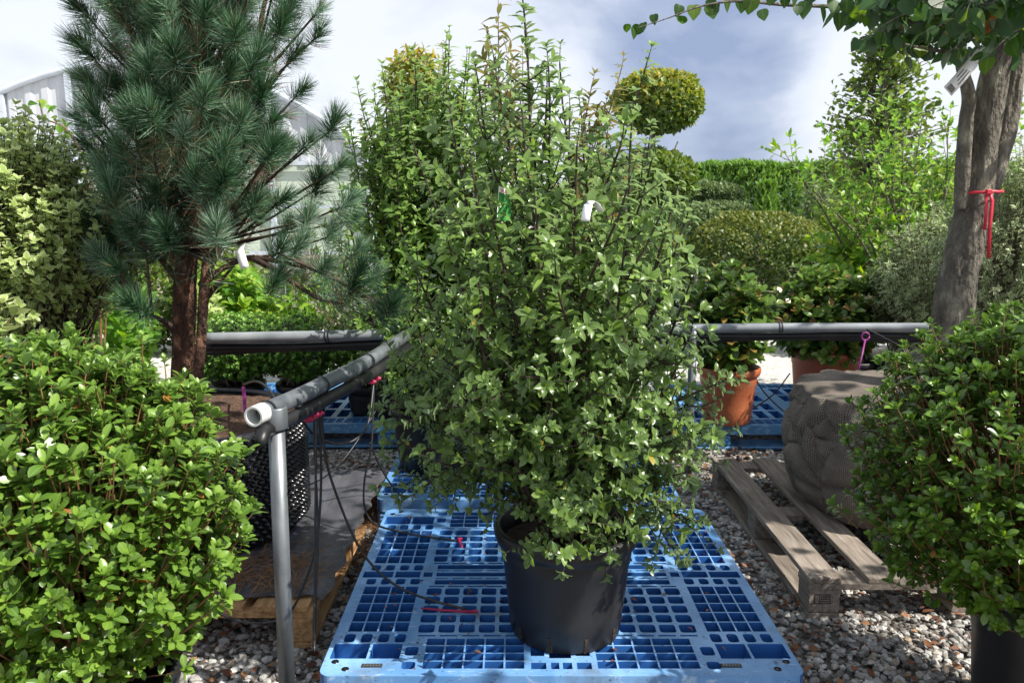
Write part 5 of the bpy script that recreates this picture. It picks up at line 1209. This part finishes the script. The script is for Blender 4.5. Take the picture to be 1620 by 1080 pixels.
# ribbon on the trunk
mb = MB(); c = P(1540, 305, 2.95); 
i0 = min(range(len(main)), key=lambda i: abs(main[i].z - c.z)); cc = main[i0]; ring = []
for q in range(33):
    th = 2 * math.pi * q / 32; ring.append((cc.x + .01 + math.cos(th) * .082, cc.y + math.sin(th) * .075, cc.z + .003 * math.cos(th) + (.002 if q % 2 else 0)))
strip(mb, ring, .010, (0, 0, 1)); f_ = Vector((cc.x - .005, cc.y - .081, cc.z))
strip(mb, [f_ + Vector((0, 0, .006)), f_ + Vector((-.006, -.006, -.02)), f_ + Vector((-.002, -.006, -.07)), f_ + Vector((.0, -.004, -.135))], .013, (1, .1, 0))
strip(mb, [f_ + Vector((.004, 0, .006)), f_ + Vector((.012, -.012, -.03)), f_ + Vector((.014, -.01, -.12)), f_ + Vector((.022, -.008, -.235))], .013, (1, -.2, 0))
mb.box((f_.x - .01, f_.y - .012, f_.z - .009), (f_.x + .012, f_.y + .002, f_.z + .01), bev=.003)
tag(mb.build('red_ribbon', M['red']), 'red ribbon tied round the grey tree trunk with two hanging ends', 'ribbon')
# printed tag on the branch above
def card(name, label, a, b, w, marks=None, face=(0, -1, 0), loop=None, mat_='tagwhite', bars=False):
    t = thing(name, label, 'tag', a, 'plant tags'); a = Vector(a); b = Vector(b); d = (b - a); ln = d.length; d.normalize(); s_ = d.cross(Vector(face)).normalized(); n = s_.cross(d)
    if n.dot(Vector(face)) < 0: n = -n
    mb = MB(); k = 6
    strip(mb, [a + d * ln * i / k + n * (.004 * math.sin(i / k * 3)) for i in range(k + 1)], w, s_)
    if loop: strip(mb, loop, w * .8, s_)
    mb.build('card', M[mat_], t)
    if bars:
        m2 = MB()
        def q(u0, u1, v0, v1): m2.add([a + d * ln * u + s_ * w * v + n * (.004 * math.sin(u * 3) + .0012) for u, v in ((u0, v0), (u1, v0), (u1, v1), (u0, v1))], [(0, 1, 2, 3)])
        for i in range(9): q(.82 + i * .017, .82 + i * .017 + (.009 if i % 3 else .013), -.34, .3)
        for r in range(3):
            x = .25 + .05 * r
            while x < .72 - .06 * r: q(x, x + .025, -.3 + r * .25, -.2 + r * .25); x += .034
        m2.build('printed_marks', M['ink'], t)
    return t
card('plant_tag', 'long white printed tag with a barcode hanging from the branch beside the grey trunk', P(1541, 97, 2.62), P(1499, 145, 2.6), .04, loop=[P(1562, 80, 2.66), P(1549, 84, 2.62), P(1541, 97, 2.62)], bars=True, face=(.2, -1, .1))
mb = MB(); strip(mb, [P(1588, 0, 2.62), P(1582, 22, 2.6), P(1575, 40, 2.6), P(1567, 56, 2.61)], .016, (1, 0, .4)); strip(mb, [P(1588, 0, 2.62), P(1600, -20, 2.7), P(1590, -30, 2.8)], .016, (1, 0, .4)); tag(mb.build('yellow_tape', M['yellow']), 'yellow tape hanging from the crown of the right hand tree', 'tape')
card('plant_tag', 'blank white loop tag high on the large front shrub', P(931, 324, 1.62), P(926, 350, 1.61), .018, loop=[P(950, 335, 1.64), P(944, 322, 1.635), P(936, 318, 1.625), P(931, 324, 1.62)], face=(-.3, -1, 0))
card('plant_tag', 'white tag dangling from the lower right branch of the pine', P(379, 396, 2.35), P(388, 424, 2.34), .026, face=(.1, -1, 0), loop=[P(384, 386, 2.4), P(379, 396, 2.35)])
# picture label with red lettering in the shrub
t = thing('picture_label', 'green picture label with red lettering half buried in the large front shrub', 'label', P(800, 320, 1.69)); mb = MB()
A_, B_, C_, D__ = P(789, 294, 1.80), P(807, 302, 1.84), P(809, 350, 1.84), P(786, 346, 1.80); bk = Vector((0, .0012, 0))
mb.add([A_, B_, C_, D__, A_ + bk, B_ + bk, C_ + bk, D__ + bk], [(3, 2, 1, 0), (4, 5, 6, 7), (0, 1, 5, 4), (1, 2, 6, 5), (2, 3, 7, 6), (3, 0, 4, 7)]); mb.build('card', M['labelgreen'], t)
mb = MB(); fr = Vector((0, -.0006, 0))
def cardpt(u, v): return A_.lerp(B_, u).lerp(D__.lerp(C_, u), v) + fr
def cq(mb, u0, u1, v0, v1, off=0): mb.add([cardpt(u0, v1) + fr * off, cardpt(u1, v1) + fr * off, cardpt(u1, v0) + fr * off, cardpt(u0, v0) + fr * off], [(0, 1, 2, 3)])
cq(mb, 0, 1, 0, .17); cq(mb, 0, .05, .171, 1); mb.build('white_band', M['tagwhite'], t)
mb = MB()
for s_ in ((.2, .24, .03, .14), (.24, .33, .12, .14), (.33, .37, .03, .14), (.45, .49, .03, .14), (.45, .57, .12, .14), (.56, .6, .03, .14), (.68, .72, .03, .14), (.72, .8, .03, .05), (.72, .8, .075, .095), (.79, .83, .04, .14)): cq(mb, *s_, off=1.2)
mb.build('red_lettering', M['red'], t)

# ------------------------------------------------------------------ render settings
scene.render.engine = 'CYCLES'
c_ = scene.cycles; c_.max_bounces = 8; c_.diffuse_bounces = 4; c_.glossy_bounces = 3; c_.transmission_bounces = 4; c_.transparent_max_bounces = 8
c_.sample_clamp_indirect = 6; c_.sample_clamp_direct = 0; c_.caustics_reflective = False; c_.caustics_refractive = False
